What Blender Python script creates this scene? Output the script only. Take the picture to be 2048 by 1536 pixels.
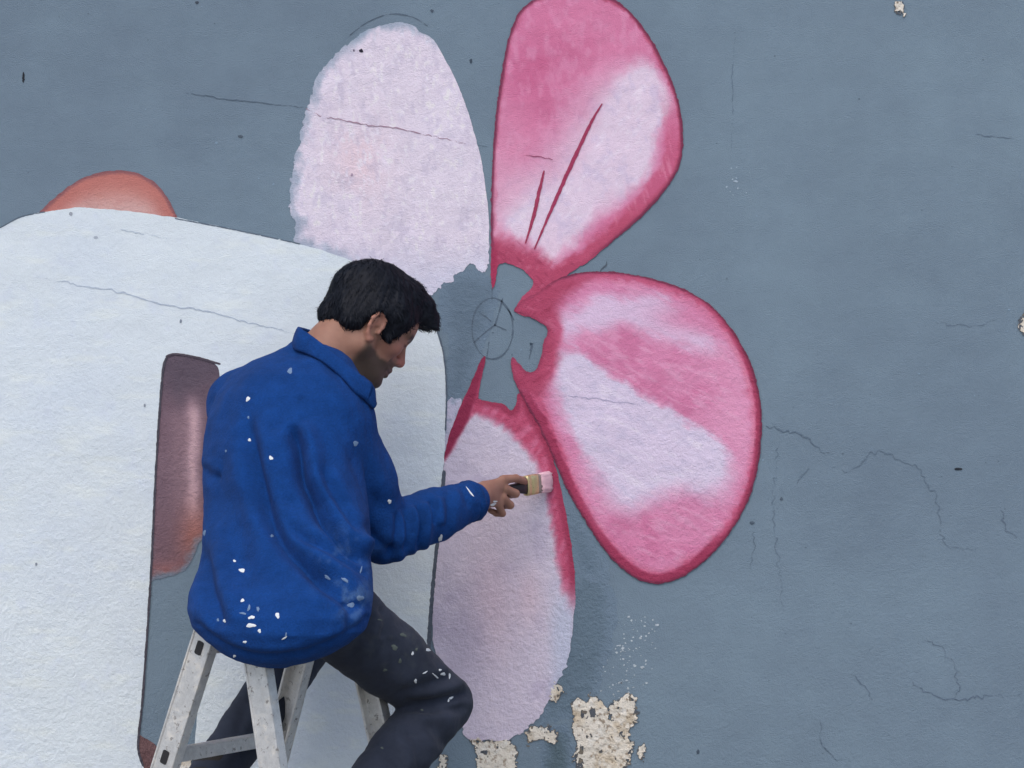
import bpy, bmesh, math, random
import numpy as np
from mathutils import Vector
from mathutils.bvhtree import BVHTree

# ------------------------------------------------------------------ clear
for o in list(bpy.data.objects):
    bpy.data.objects.remove(o)
scene = bpy.context.scene
COL = scene.collection
R = math.radians

# ------------------------------------------------------------------ camera
CAM_Y, CAM_Z, FPX = -6.0, 1.70, 5225.0        # metres, metres, focal length in photo pixels (2048 wide)
cam_d = bpy.data.cameras.new('camera')
cam = bpy.data.objects.new('camera', cam_d)
COL.objects.link(cam)
cam.location = (0, CAM_Y, CAM_Z)
cam.rotation_euler = (R(90), 0, 0)
cam_d.sensor_width = 36.0
cam_d.lens = 36.0 * FPX / 2048.0
cam_d.clip_start = 0.05
cam_d.clip_end = 600
scene.camera = cam
scene.render.resolution_x = 1024
scene.render.resolution_y = 768

# ------------------------------------------------------------------ sky, sun, exposure (overcast)
SUN_EL, SUN_AZ = R(55), R(195)                 # azimuth clockwise from +Y: behind the camera, to its left
world = bpy.data.worlds.new('World')
scene.world = world
world.use_nodes = True
wn = world.node_tree.nodes
wl = world.node_tree.links
wn.clear()
sky = wn.new('ShaderNodeTexSky')
sky.sky_type = 'NISHITA'
sky.sun_disc = False
sky.sun_elevation = SUN_EL
sky.sun_rotation = SUN_AZ
sky.air_density = 1.0
sky.dust_density = 3.0
sky.ozone_density = 1.0
bg = wn.new('ShaderNodeBackground')
bg.inputs['Strength'].default_value = 0.15
wo = wn.new('ShaderNodeOutputWorld')
wl.new(sky.outputs[0], bg.inputs[0])
wl.new(bg.outputs[0], wo.inputs[0])
sun_d = bpy.data.lights.new('sun', 'SUN')
sun_d.energy = 0.7
sun_d.angle = R(60)
sun_d.color = (1.0, 0.97, 0.93)
sun = bpy.data.objects.new('sun', sun_d)
COL.objects.link(sun)
sd = Vector((math.sin(SUN_AZ) * math.cos(SUN_EL), math.cos(SUN_AZ) * math.cos(SUN_EL), math.sin(SUN_EL)))
sun.rotation_euler = (-sd).to_track_quat('-Z', 'Y').to_euler()
sun.location = (-3, -4, 6)
vs = scene.view_settings
vs.view_transform = 'Standard'
vs.look = 'None'
vs.exposure = 0.28
vs.gamma = 1.0
vs.use_curve_mapping = False

# ------------------------------------------------------------------ helpers
def P(px, py, y):
    """photo pixel + distance plane y -> world point"""
    k = (y - CAM_Y) / FPX
    return np.array([(px - 1024.0) * k, y, CAM_Z - (py - 768.0) * k])

def to_px(v):
    k = FPX / (v[..., 1] - CAM_Y)
    return 1024.0 + v[..., 0] * k, 768.0 - (v[..., 2] - CAM_Z) * k

def lin(c):
    c = np.asarray(c, dtype=np.float64) / 255.0
    return np.where(c <= 0.04045, c / 12.92, ((c + 0.055) / 1.055) ** 2.4)

PAINT_K = 1.12
def alb(c):
    return np.clip(lin(c) * PAINT_K, 0.0, 0.84)

def h2(ix, iy, seed):
    n = (ix.astype(np.int64) * 374761393 + iy.astype(np.int64) * 668265263 + seed * 974634533) & 0xffffffff
    n = ((n ^ (n >> 13)) * 1274126177) & 0xffffffff
    n = n ^ (n >> 16)
    return (n & 0xffff) / 65535.0

def vnoise(x, y, seed=0):
    x = np.asarray(x, dtype=np.float64); y = np.asarray(y, dtype=np.float64)
    ix = np.floor(x); iy = np.floor(y)
    fx = x - ix; fy = y - iy
    fx = fx * fx * (3 - 2 * fx); fy = fy * fy * (3 - 2 * fy)
    a = h2(ix, iy, seed); b = h2(ix + 1, iy, seed); c = h2(ix, iy + 1, seed); d = h2(ix + 1, iy + 1, seed)
    return (a * (1 - fx) + b * fx) * (1 - fy) + (c * (1 - fx) + d * fx) * fy

def fbm(x, y, seed=0, oct=4):
    s = 0.0; a = 0.5; t = 0.0
    for i in range(oct):
        s = s + a * vnoise(x * 2 ** i, y * 2 ** i, seed + i * 17)
        t += a; a *= 0.55
    return s / t * 2 - 1            # -1..1

def sstep(a, b, x):
    t = np.clip((x - a) / (b - a), 0, 1)
    return t * t * (3 - 2 * t)

def mixc(a, b, t):
    return a + (b - a) * np.asarray(t)[..., None]

def catmull(pts, closed=True, sub=5):
    pts = np.asarray(pts, dtype=float); n = len(pts); out = []
    rng = n if closed else n - 1
    for i in range(rng):
        if closed:
            p0, p1, p2, p3 = pts[(i - 1) % n], pts[i], pts[(i + 1) % n], pts[(i + 2) % n]
        else:
            p0, p1, p2, p3 = pts[max(i - 1, 0)], pts[i], pts[i + 1], pts[min(i + 2, n - 1)]
        for j in range(sub):
            t = j / sub
            out.append(0.5 * ((2 * p1) + (-p0 + p2) * t + (2 * p0 - 5 * p1 + 4 * p2 - p3) * t * t + (-p0 + 3 * p1 - 3 * p2 + p3) * t ** 3))
    if not closed:
        out.append(pts[-1])
    return np.array(out)

def pdist(X, Y, poly, closed=True):
    """unsigned distance to a polyline and the parameter 0..1 along it"""
    best = np.full(X.shape, 1e9); par = np.zeros(X.shape)
    n = len(poly); m = n if closed else n - 1
    for i in range(m):
        ax, ay = poly[i]; bx, by = poly[(i + 1) % n]
        dx, dy = bx - ax, by - ay
        L = dx * dx + dy * dy + 1e-9
        t = np.clip(((X - ax) * dx + (Y - ay) * dy) / L, 0, 1)
        d = (X - ax - t * dx) ** 2 + (Y - ay - t * dy) ** 2
        w = d < best
        best = np.where(w, d, best); par = np.where(w, (i + t) / m, par)
    return np.sqrt(best), par

def psd(X, Y, poly):
    """signed distance to a closed polygon, negative inside"""
    d, _ = pdist(X, Y, poly)
    ins = np.zeros(X.shape, bool); n = len(poly)
    for i in range(n):
        x1, y1 = poly[i]; x2, y2 = poly[(i + 1) % n]
        if y1 == y2:
            continue
        c = ((y1 > Y) != (y2 > Y)) & (X < (x2 - x1) * (Y - y1) / (y2 - y1) + x1)
        ins ^= c
    return np.where(ins, -d, d)

def setp(o, label=None, cat=None, group=None, kind=None):
    for k, v in (('label', label), ('category', cat), ('group', group), ('kind', kind)):
        if v is not None:
            o[k] = v
    return o

def mesh_obj(name, verts, faces, mat, parent=None, cols=None, smooth=False):
    me = bpy.data.meshes.new(name)
    verts = np.asarray(verts, dtype=np.float32)
    if isinstance(faces, np.ndarray):
        k = faces.shape[1]; nf = faces.shape[0]
        me.vertices.add(len(verts)); me.vertices.foreach_set('co', verts.ravel())
        me.loops.add(nf * k); me.loops.foreach_set('vertex_index', faces.astype(np.int32).ravel())
        me.polygons.add(nf); me.polygons.foreach_set('loop_start', np.arange(0, nf * k, k, dtype=np.int32))
        me.update(calc_edges=True)
    else:
        me.from_pydata([tuple(map(float, v)) for v in verts], [], faces)
    if cols is not None:
        a = me.color_attributes.new('Col', 'FLOAT_COLOR', 'POINT')
        c4 = np.ones((len(verts), 4), dtype=np.float32); c4[:, :3] = cols
        a.data.foreach_set('color', c4.ravel())
    me.polygons.foreach_set('use_smooth', np.full(len(me.polygons), smooth))
    me.validate(); me.update()
    if mat:
        me.materials.append(mat)
    o = bpy.data.objects.new(name, me)
    COL.objects.link(o)
    if parent:
        o.parent = parent
    return o

# ------------------------------------------------------------------ materials
def new_mat(name):
    m = bpy.data.materials.new(name); m.use_nodes = True
    nt = m.node_tree; b = nt.nodes['Principled BSDF']
    return m, nt, b

def noise(nt, co, scale, detail=4, rough=0.55):
    n = nt.nodes.new('ShaderNodeTexNoise')
    n.inputs['Scale'].default_value = scale; n.inputs['Detail'].default_value = detail; n.inputs['Roughness'].default_value = rough
    nt.links.new(co, n.inputs['Vector'])
    return n.outputs['Fac']

def math_n(nt, op, a, b):
    n = nt.nodes.new('ShaderNodeMath'); n.operation = op
    for i, v in enumerate((a, b)):
        if hasattr(v, 'is_linked'):
            nt.links.new(v, n.inputs[i])
        else:
            n.inputs[i].default_value = v
    return n.outputs[0]

def maprange(nt, v, a, b, c, d):
    n = nt.nodes.new('ShaderNodeMapRange')
    nt.links.new(v, n.inputs['Value'])
    for k, x in (('From Min', a), ('From Max', b), ('To Min', c), ('To Max', d)):
        n.inputs[k].default_value = x
    return n.outputs['Result']

def stucco_bump(nt, b, strength=1.0, grain=1.0):
    """relief of hand-floated render, coarser low on the wall; the same field under every coat of paint"""
    tc = nt.nodes.new('ShaderNodeTexCoord'); co = tc.outputs['Object']
    sep = nt.nodes.new('ShaderNodeSeparateXYZ'); nt.links.new(co, sep.inputs[0])
    low = maprange(nt, sep.outputs['Z'], 1.05, 2.05, 1.0, 0.32)
    patch = maprange(nt, noise(nt, co, 3.0, 2), 0.35, 0.65, 0.55, 1.15)
    coarse = noise(nt, co, 62, 5, 0.62)
    mid = noise(nt, co, 150, 3, 0.6)
    fine = noise(nt, co, 420, 2, 0.5)
    big = noise(nt, co, 9, 3, 0.5)
    a = math_n(nt, 'MULTIPLY', coarse, math_n(nt, 'MULTIPLY', low, patch))
    s = math_n(nt, 'ADD', math_n(nt, 'MULTIPLY', a, 0.9 / grain), math_n(nt, 'MULTIPLY', fine, 0.24 * grain))
    s = math_n(nt, 'ADD', s, math_n(nt, 'MULTIPLY', math_n(nt, 'MULTIPLY', mid, low), 0.40))
    s = math_n(nt, 'ADD', s, math_n(nt, 'MULTIPLY', big, 1.2))
    bp = nt.nodes.new('ShaderNodeBump')
    bp.inputs['Strength'].default_value = strength; bp.inputs['Distance'].default_value = 0.0085
    nt.links.new(s, bp.inputs['Height']); nt.links.new(bp.outputs[0], b.inputs['Normal'])
    return co

def paint_material(name, attr=True, base=None, rough=0.8, mott=0.06, relief=1.0):
    m, nt, b = new_mat(name)
    co = stucco_bump(nt, b, relief, 1.0 if attr else 1.7)
    f1 = noise(nt, co, 2.2, 4); f2 = noise(nt, co, 26, 4, 0.65); f3 = noise(nt, co, 260, 3, 0.7)
    v = math_n(nt, 'ADD', math_n(nt, 'MULTIPLY', f1, mott * 1.6), math_n(nt, 'MULTIPLY', f2, mott * 1.3))
    v = math_n(nt, 'ADD', v, math_n(nt, 'MULTIPLY', f3, mott * 2.2))
    v = math_n(nt, 'ADD', v, 1.0 - mott * 2.55)
    mx = nt.nodes.new('ShaderNodeMix'); mx.data_type = 'RGBA'; mx.blend_type = 'MULTIPLY'
    mx.inputs['Factor'].default_value = 1.0
    if attr:
        at = nt.nodes.new('ShaderNodeVertexColor'); at.layer_name = 'Col'
        nt.links.new(at.outputs['Color'], mx.inputs[6])
    else:
        m2 = nt.nodes.new('ShaderNodeMix'); m2.data_type = 'RGBA'
        m2.inputs[6].default_value = (*base[0], 1); m2.inputs[7].default_value = (*base[1], 1)
        nt.links.new(maprange(nt, math_n(nt, 'ADD', math_n(nt, 'MULTIPLY', noise(nt, co, 1.1, 3), 0.65), math_n(nt, 'MULTIPLY', noise(nt, co, 7, 5, 0.65), 0.35)), 0.36, 0.64, 0, 1), m2.inputs['Factor'])
        nt.links.new(m2.outputs[2], mx.inputs[6])
    cb = nt.nodes.new('ShaderNodeCombineColor')
    for i in range(3):
        nt.links.new(v, cb.inputs[i])
    nt.links.new(cb.outputs[0], mx.inputs[7])
    nt.links.new(mx.outputs[2], b.inputs['Base Color'])
    b.inputs['Roughness'].default_value = rough
    b.inputs['Specular IOR Level'].default_value = 0.3
    return m

C_ = lambda *a: np.array(a, dtype=float)
GREY = np.array([107., 126., 143.])
M_wall = paint_material('grey_wall_paint', False, (tuple(alb(C_(106, 123, 138))), tuple(alb(C_(116, 135, 149)))), 0.82, 0.085, 0.5)
M_paint = paint_material('mural_paint', True, None, 0.7, 0.06, 0.8)
M_white = paint_material('white_mural_paint', True, None, 0.75, 0.05, 0.55)

def fabric(name, base, scale, strength, rough=0.95, sheen=0.0, attr=False, dist=0.002, var=0.25):
    m, nt, b = new_mat(name)
    tc = nt.nodes.new('ShaderNodeTexCoord'); co = tc.outputs['Object']
    n1 = noise(nt, co, scale, 4, 0.7); n2 = noise(nt, co, scale * 0.12, 3)
    s = math_n(nt, 'ADD', n1, math_n(nt, 'MULTIPLY', n2, 1.2))
    bp = nt.nodes.new('ShaderNodeBump'); bp.inputs['Strength'].default_value = strength; bp.inputs['Distance'].default_value = dist
    nt.links.new(s, bp.inputs['Height']); nt.links.new(bp.outputs[0], b.inputs['Normal'])
    mx = nt.nodes.new('ShaderNodeMix'); mx.data_type = 'RGBA'; mx.blend_type = 'MULTIPLY'; mx.inputs['Factor'].default_value = 1
    v = maprange(nt, math_n(nt, 'ADD', math_n(nt, 'MULTIPLY', n1, 0.6), math_n(nt, 'MULTIPLY', n2, 0.4)), 0.3, 0.7, 1 - var, 1 + var)
    cb = nt.nodes.new('ShaderNodeCombineColor')
    for i in range(3):
        nt.links.new(v, cb.inputs[i])
    if attr:
        at = nt.nodes.new('ShaderNodeVertexColor'); at.layer_name = 'Col'
        nt.links.new(at.outputs['Color'], mx.inputs[6])
    else:
        mx.inputs[6].default_value = (*base, 1)
    nt.links.new(cb.outputs[0], mx.inputs[7])
    nt.links.new(mx.outputs[2], b.inputs['Base Color'])
    b.inputs['Roughness'].default_value = rough
    b.inputs['Specular IOR Level'].default_value = 0.15
    b.inputs['Sheen Weight'].default_value = sheen
    b.inputs['Sheen Roughness'].default_value = 0.5
    return m

M_fleece = fabric('blue_fleece', (0.008, 0.055, 0.30), 250, 0.9, 1.0, 0.02, attr=True, dist=0.003, var=0.32)
M_trouser = fabric('navy_work_cloth', (0.020, 0.027, 0.048), 700, 0.25, 0.85, 0.05, attr=True, var=0.2)
M_hair = fabric('black_hair', (0.008, 0.010, 0.016), 500, 0.3, 0.55, 0, var=0.4)
M_skin = fabric('skin', (0.3, 0.18, 0.13), 420, 0.12, 0.55, 0, attr=True, dist=0.001, var=0.08)
M_skin.node_tree.nodes['Principled BSDF'].inputs['Subsurface Weight'].default_value = 0.08
M_skin.node_tree.nodes['Principled BSDF'].inputs['Subsurface Radius'].default_value = (0.012, 0.005, 0.003)
M_skin.node_tree.nodes['Principled BSDF'].inputs['Specular IOR Level'].default_value = 0.35
M_drop = fabric('dried_white_paint', (0.70, 0.74, 0.76), 300, 0.2, 0.6, 0, var=0.06)
M_dropd = fabric('rubbed_paint', (0.16, 0.24, 0.38), 500, 0.3, 0.9, 0, var=0.3)
M_leather = fabric('shoe_leather', (0.03, 0.028, 0.026), 260, 0.3, 0.6, 0, var=0.25)
M_rubber = fabric('rubber', (0.02, 0.02, 0.02), 300, 0.3, 0.8, 0, var=0.2)

def metal(name, base, rough, metallic=0.9, var=0.2, scale=40):
    m, nt, b = new_mat(name)
    tc = nt.nodes.new('ShaderNodeTexCoord'); co = tc.outputs['Object']
    n1 = noise(nt, co, scale, 5, 0.7); n2 = noise(nt, co, scale * 6, 3, 0.6)
    v = maprange(nt, math_n(nt, 'ADD', math_n(nt, 'MULTIPLY', n1, 0.7), math_n(nt, 'MULTIPLY', n2, 0.3)), 0.3, 0.7, 1 - var, 1 + var)
    mx = nt.nodes.new('ShaderNodeMix'); mx.data_type = 'RGBA'; mx.blend_type = 'MULTIPLY'; mx.inputs['Factor'].default_value = 1
    mx.inputs[6].default_value = (*base, 1)
    cb = nt.nodes.new('ShaderNodeCombineColor')
    for i in range(3):
        nt.links.new(v, cb.inputs[i])
    nt.links.new(cb.outputs[0], mx.inputs[7]); nt.links.new(mx.outputs[2], b.inputs['Base Color'])
    b.inputs['Metallic'].default_value = metallic
    nt.links.new(maprange(nt, n2, 0.3, 0.7, rough - 0.1, rough + 0.12), b.inputs['Roughness'])
    bp = nt.nodes.new('ShaderNodeBump'); bp.inputs['Strength'].default_value = 0.12; bp.inputs['Distance'].default_value = 0.001
    nt.links.new(n2, bp.inputs['Height']); nt.links.new(bp.outputs[0], b.inputs['Normal'])
    return m

def ladder_metal():
    m = metal('worn_aluminium', (0.72, 0.72, 0.71), 0.40, 0.8, 0.2, 55); nt = m.node_tree; b = nt.nodes['Principled BSDF']
    src = b.inputs['Base Color'].links[0].from_socket
    tc = nt.nodes.new('ShaderNodeTexCoord'); co = tc.outputs['Object']
    d1 = maprange(nt, noise(nt, co, 28, 6, 0.75), 0.52, 0.66, 0, 0.75); d2 = maprange(nt, noise(nt, co, 75, 4, 0.7), 0.60, 0.66, 0, 0.8)
    m1 = nt.nodes.new('ShaderNodeMix'); m1.data_type = 'RGBA'; nt.links.new(d1, m1.inputs['Factor']); nt.links.new(src, m1.inputs[6]); m1.inputs[7].default_value = (0.66, 0.635, 0.57, 1)
    m2 = nt.nodes.new('ShaderNodeMix'); m2.data_type = 'RGBA'; nt.links.new(d2, m2.inputs['Factor']); nt.links.new(m1.outputs[2], m2.inputs[6]); m2.inputs[7].default_value = (0.16, 0.15, 0.14, 1)
    nt.links.new(m2.outputs[2], b.inputs['Base Color'])
    nt.links.new(maprange(nt, math_n(nt, 'MAXIMUM', d1, d2), 0, 0.6, 0.6, 0.0), b.inputs['Metallic'])
    return m
M_alu = ladder_metal()
M_alu_plain = metal('worn_aluminium', (0.66, 0.645, 0.61), 0.45, 0.6, 0.26, 55)
M_dark = metal('hollow_shade', (0.02, 0.02, 0.022), 0.7, 0.0)  # flat dark colour standing in for the shade inside the rung ends
M_brass = metal('brass_ferrule', (0.72, 0.60, 0.32), 0.35, 0.85, 0.12)
M_black = metal('black_handle', (0.018, 0.018, 0.02), 0.4, 0.0)
M_bristle = fabric('paint_loaded_bristles', (0.78, 0.50, 0.56), 380, 0.6, 0.5, 0, var=0.14)
M_bristle_dry = fabric('dry_bristles', (0.30, 0.24, 0.22), 380, 0.6, 0.7, 0, var=0.25)

# ------------------------------------------------------------------ ground
def ground_mat():
    m, nt, b = new_mat('concrete_pavement')
    tc = nt.nodes.new('ShaderNodeTexCoord'); co = tc.outputs['Object']
    n1 = noise(nt, co, 1.3, 5); n2 = noise(nt, co, 90, 4)
    r = nt.nodes.new('ShaderNodeValToRGB')
    r.color_ramp.elements[0].color = (0.17, 0.165, 0.155, 1); r.color_ramp.elements[1].color = (0.30, 0.29, 0.27, 1)
    nt.links.new(math_n(nt, 'ADD', math_n(nt, 'MULTIPLY', n1, 0.6), math_n(nt, 'MULTIPLY', n2, 0.4)), r.inputs[0])
    nt.links.new(r.outputs[0], b.inputs['Base Color'])
    b.inputs['Roughness'].default_value = 0.9
    bp = nt.nodes.new('ShaderNodeBump'); bp.inputs['Strength'].default_value = 0.4; bp.inputs['Distance'].default_value = 0.004
    nt.links.new(n2, bp.inputs['Height']); nt.links.new(bp.outputs[0], b.inputs['Normal'])
    return m
g = mesh_obj('pavement', [(-250, -250, 0), (250, -250, 0), (250, 250, 0), (-250, 250, 0)], [(0, 1, 2, 3)], ground_mat())
setp(g, kind='structure')

# ------------------------------------------------------------------ the wall (box) and its coats of paint
WX, WZ, WT = 5.0, 3.9, 0.30
bm = bmesh.new()
bmesh.ops.create_cube(bm, size=1.0)
for v in bm.verts:
    v.co = Vector((v.co.x * 2 * WX, (v.co.y + 0.5) * WT, (v.co.z + 0.5) * WZ))
bmesh.ops.bevel(bm, geom=bm.edges[:], offset=0.012, segments=2, affect='EDGES')
me = bpy.data.meshes.new('mural_wall'); bm.to_mesh(me); bm.free()
me.materials.append(M_wall)
wall = bpy.data.objects.new('mural_wall', me); COL.objects.link(wall)
setp(wall, 'blue-grey rendered wall carrying a half-finished mural of a big pink flower', 'wall')

LAYER = 0.0012
def paint_layer(name, field, bbox, step, colour, level, label=None, mat=None, thick=0.0, relief=None):
    """one coat of paint on the wall: the part of the plane where field<0, clipped to clean edges"""
    x0, y0, x1, y1 = bbox
    nx = int((x1 - x0) / step) + 2; ny = int((y1 - y0) / step) + 2
    gx = x0 + np.arange(nx) * step; gy = y0 + np.arange(ny) * step
    X, Y = np.meshgrid(gx, gy, indexing='ij')
    F = field(X, Y)
    ins = F < 0
    cnt = ins[:-1, :-1].astype(int) + ins[1:, :-1] + ins[1:, 1:] + ins[:-1, 1:]
    idx = np.full((nx, ny), -1, int)
    used = np.zeros((nx, ny), bool)
    full = cnt == 4
    for a, b_ in ((slice(0, -1), slice(0, -1)), (slice(1, None), slice(0, -1)), (slice(1, None), slice(1, None)), (slice(0, -1), slice(1, None))):
        used[a, b_] |= (cnt > 0)
    used &= ins
    idx[used] = np.arange(used.sum())
    vx = list(X[used]); vy = list(Y[used])
    fi, fj = np.nonzero(full)
    faces = [tuple(q) for q in np.stack([idx[fi, fj], idx[fi, fj + 1], idx[fi + 1, fj + 1], idx[fi + 1, fj]], 1).tolist()]
    edge = {}
    def cut(a, b_):
        k = (a, b_) if a < b_ else (b_, a)
        if k not in edge:
            fa, fb = F[a], F[b_]
            t = fa / (fa - fb)
            edge[k] = len(vx)
            vx.append(X[a] + t * (X[b_] - X[a])); vy.append(Y[a] + t * (Y[b_] - Y[a]))
        return edge[k]
    pi, pj = np.nonzero((cnt > 0) & (cnt < 4))
    for i, j in zip(pi.tolist(), pj.tolist()):
        cs = [(i, j), (i, j + 1), (i + 1, j + 1), (i + 1, j)]
        poly = []
        for q in range(4):
            a, b_ = cs[q], cs[(q + 1) % 4]
            if ins[a]:
                poly.append(int(idx[a]))
            if ins[a] != ins[b_]:
                poly.append(cut(a, b_))
        if len(poly) >= 3:
            faces.append(tuple(poly))
    vx = np.array(vx); vy = np.array(vy)
    yy = -LAYER * level
    k = (0 - CAM_Y) / FPX
    V = np.stack([(vx - 1024) * k, np.full(len(vx), yy), CAM_Z - (vy - 768) * k], 1)
    if relief is not None:
        V[:, 1] -= relief(vx, vy)
    c = alb(colour(vx, vy))
    o = mesh_obj(name, V, faces, mat or M_paint, wall, c, smooth=True)
    if label:
        o['label'] = label
    return o

def bbox_of(poly, pad):
    p = np.asarray(poly)
    return (p[:, 0].min() - pad, p[:, 1].min() - pad, p[:, 0].max() + pad, p[:, 1].max() + pad)

C = lambda *a: np.array(a, dtype=float)
def flat(X, c):
    return np.broadcast_to(np.asarray(c, float), X.shape + (3,)).copy()

# --- older touch-ups of the grey, slightly off in tone
def touch(pts, col, seed, lev=0.3):
    pl = catmull(pts)
    paint_layer('touch_up', lambda X, Y: psd(X, Y, pl) + fbm(X / 24, Y / 40, seed) * 16 + fbm(X / 6, Y / 14, seed + 1) * 5, bbox_of(pl, 24), 3.0,
                lambda X, Y: mixc(flat(X, C(*col)), GREY, np.clip(sstep(-34, -2, psd(X, Y, pl) + 10 * fbm(X / 14, Y / 14, seed + 2)), 0, 1)), lev)
touch([(1120,1180),(1190,1140),(1225,1200),(1215,1330),(1180,1420),(1110,1450),(1080,1420)], (98, 117, 132), 251)
touch([(1085,1470),(1140,1460),(1150,1540),(1140,1620),(1080,1620)], (84, 102, 112), 261, 0.4)
touch([(1120,920),(1160,1030),(1220,1130),(1200,1160),(1150,1140),(1130,1040)], (98, 117, 133), 271, 0.4)
touch([(880,560),(975,545),(1000,600),(960,720),(935,780),(896,800),(890,690)], (98, 116, 132), 281, 0.35)

# --- left petal, only primed pale
P1 = catmull([(800,45),(770,49),(735,60),(700,84),(660,119),(636,150),(625,182),(612,217),(605,250),(592,310),(582,360),(577,400),(581,425),(593,442),(589,470),(602,492),(680,520),(740,560),(800,585),(845,590),(868,586),(885,572),(902,562),(906,549),(922,544),(938,529),(952,534),(968,548),(976,515),(978,450),(972,380),(960,310),(941,240),(916,170),(892,122),(872,86),(857,72),(840,64),(828,52)])
def f_p1(X, Y):
    rough = sstep(300, 0, X - 560) * 0.7 + 0.15 + 0.8 * sstep(470, 540, Y)
    return psd(X, Y, P1) + rough * (fbm(X / 6, Y / 9, 3) * 7 + fbm(X / 26, Y / 26, 8) * 5 + fbm(X / 2.6, Y / 5, 9) * 3)
def c_p1(X, Y):
    c = flat(X, C(216, 206, 220))
    n = fbm(X / 70, Y / 80, 21); n2 = fbm(X / 22, Y / 30, 22); n3 = fbm(X / 7, Y / 14, 23)
    pk = np.exp(-(((X - 720) / 60) ** 2 + ((Y - 320) / 80) ** 2))
    c = mixc(c, C(225, 200, 208), pk * 0.75)
    c = mixc(c, C(222, 213, 228), sstep(0.0, 0.5, n) * 0.8)
    c = mixc(c, C(192, 184, 202), sstep(0.02, 0.5, n2) * 0.42)
    c = mixc(c, C(188, 178, 200), sstep(0.15, 0.5, fbm(X / 11, Y / 24, 24)) * 0.35)
    c = mixc(c, C(232, 228, 242), sstep(0.1, 0.5, n3) * 0.55)
    d = psd(X, Y, P1)
    c = mixc(c, C(146, 160, 178), sstep(-24, 0, d + 16 * n2 + 10 * n3) * (sstep(800, 620, X) + sstep(110, 60, Y)) * 0.8)
    c = mixc(c, C(196, 200, 220), sstep(470, 560, Y + 20 * n) * 0.5)
    return c
paint_layer('petal', f_p1, bbox_of(P1, 18), 2.6, c_p1, 1, 'pale lilac primed petal, not yet shaded')

# --- upper petal, shaded pink
P2 = catmull([(1065,2),(1100,-10),(1160,-16),(1212,-8),(1250,14),(1290,60),(1325,120),(1350,180),(1362,230),(1366,280),(1362,320),(1345,360),(1310,405),(1270,445),(1220,488),(1172,526),(1140,546),(1120,575),(1090,632),(1056,634),(1034,626),(1028,623),(1031,615),(1036,607),(1046,592),(1059,582),(1066,571),(1064,558),(1048,542),(1030,532),(1012,527),(1000,528),(995,535),(991,558),(987,576),(985,581),(983,560),(982,530),(982,480),(982,400),(986,300),(993,220),(1003,150),(1016,80),(1036,28)])
L2 = catmull([(1275,120),(1315,140),(1340,195),(1326,250),(1312,305),(1282,368),(1235,408),(1180,450),(1118,520),(1095,532),(1080,505),(1045,478),(1012,455),(1005,420),(1040,380),(1095,335),(1140,265),(1195,185)])
def f_p2(X, Y):
    return psd(X, Y, P2) + fbm(X / 10, Y / 10, 31) * 2.2 + fbm(X / 3.5, Y / 3.5, 32) * 1.3
def c_p2(X, Y):
    d = -psd(X, Y, P2)
    n = fbm(X / 45, Y / 45, 41); n2 = fbm(X / 12, Y / 26, 42); n3 = fbm((X + Y) / 9, (X - Y) / 30, 43)
    c = flat(X, C(206, 122, 158))
    c = mixc(c, C(190, 92, 132), np.clip(0.5 * np.exp(-(((X - 1090) / 60) ** 2 + ((Y - 150) / 110) ** 2)) + 0.3 * sstep(0, 0.5, n), 0, 1))
    c = mixc(c, C(216, 150, 182), sstep(-0.1, 0.5, n2) * 0.45)
    c = mixc(c, C(216, 160, 186), sstep(150, 420, Y) * sstep(1120, 1000, X) * 0.75)
    ld = psd(X, Y, L2) + 9 * n2 + 12 * n
    soft = 15 + 62 * sstep(1300, 1140, X) * sstep(470, 330, Y)
    w = sstep(1, -1, ld / soft)
    lc = flat(X, C(220, 204, 221)); lc = mixc(lc, C(200, 188, 213), sstep(-0.05, 0.5, fbm(X / 15 + n, Y / 20, 46, 5)) * 0.6); lc = mixc(lc, C(232, 224, 238), sstep(0.1, 0.5, n3) * 0.5); lc = mixc(lc, C(226, 196, 214), sstep(440, 520, Y) * 0.5)
    c = mixc(c, lc, w * 0.95)
    red = C(180, 76, 106)
    base = sstep(470, 520, Y + 18 * n3 - 0.35 * (X - 985)) 
    base2 = sstep(32, 20, d + 8 * n3 + 4 * n2) * sstep(380, 450, Y) * sstep(1000, 1100, X)
    right = sstep(42, 30, d + 7 * n3) * sstep(1150, 1250, X) * sstep(150, 330, Y)
    rim = sstep(12, 6, d + 5 * n2 + 4 * n3) * (0.45 + 0.55 * sstep(1050, 1150, X))
    c = mixc(c, C(190, 88, 122), right * 0.88)
    c = mixc(c, C(214, 136, 162), right * sstep(0.1, 0.45, fbm((X - Y * .3) / 7, (Y + X * .3) / 60, 45)) * 0.55)
    c = mixc(c, red, np.clip(base2, 0, 1) * 0.95)
    bottom = sstep(18, -18, psd(X, Y, np.array([(975,478),(1000,478),(1045,492),(1085,512),(1105,530),(1150,520),(1130,640),(960,640)])) + 9 * n3)
    c = mixc(c, C(174, 70, 100), bottom * 0.95)
    c = mixc(c, C(206, 120, 148), bottom * sstep(0.2, 0.55, n3) * 0.5)
    c = mixc(c, C(146, 50, 80), bottom * sstep(0.1, 0.5, fbm((X - Y) / 8, (X + Y) / 40, 44)) * 0.6)
    c = mixc(c, C(170, 68, 98), rim * 0.75)
    dark = sstep(7, 3, d + 2 * n2) * sstep(530, 470, Y)
    c = mixc(c, C(112, 44, 72), dark * 0.9)
    sp = sstep(1000, 990, X) * sstep(470, 520, Y)
    c = mixc(c, C(158, 44, 80), sp * 0.8)
    return c
p2 = paint_layer('petal', f_p2, bbox_of(P2, 10), 2.6, c_p2, 2, 'deep pink petal with a white lobe and two veins')

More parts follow.
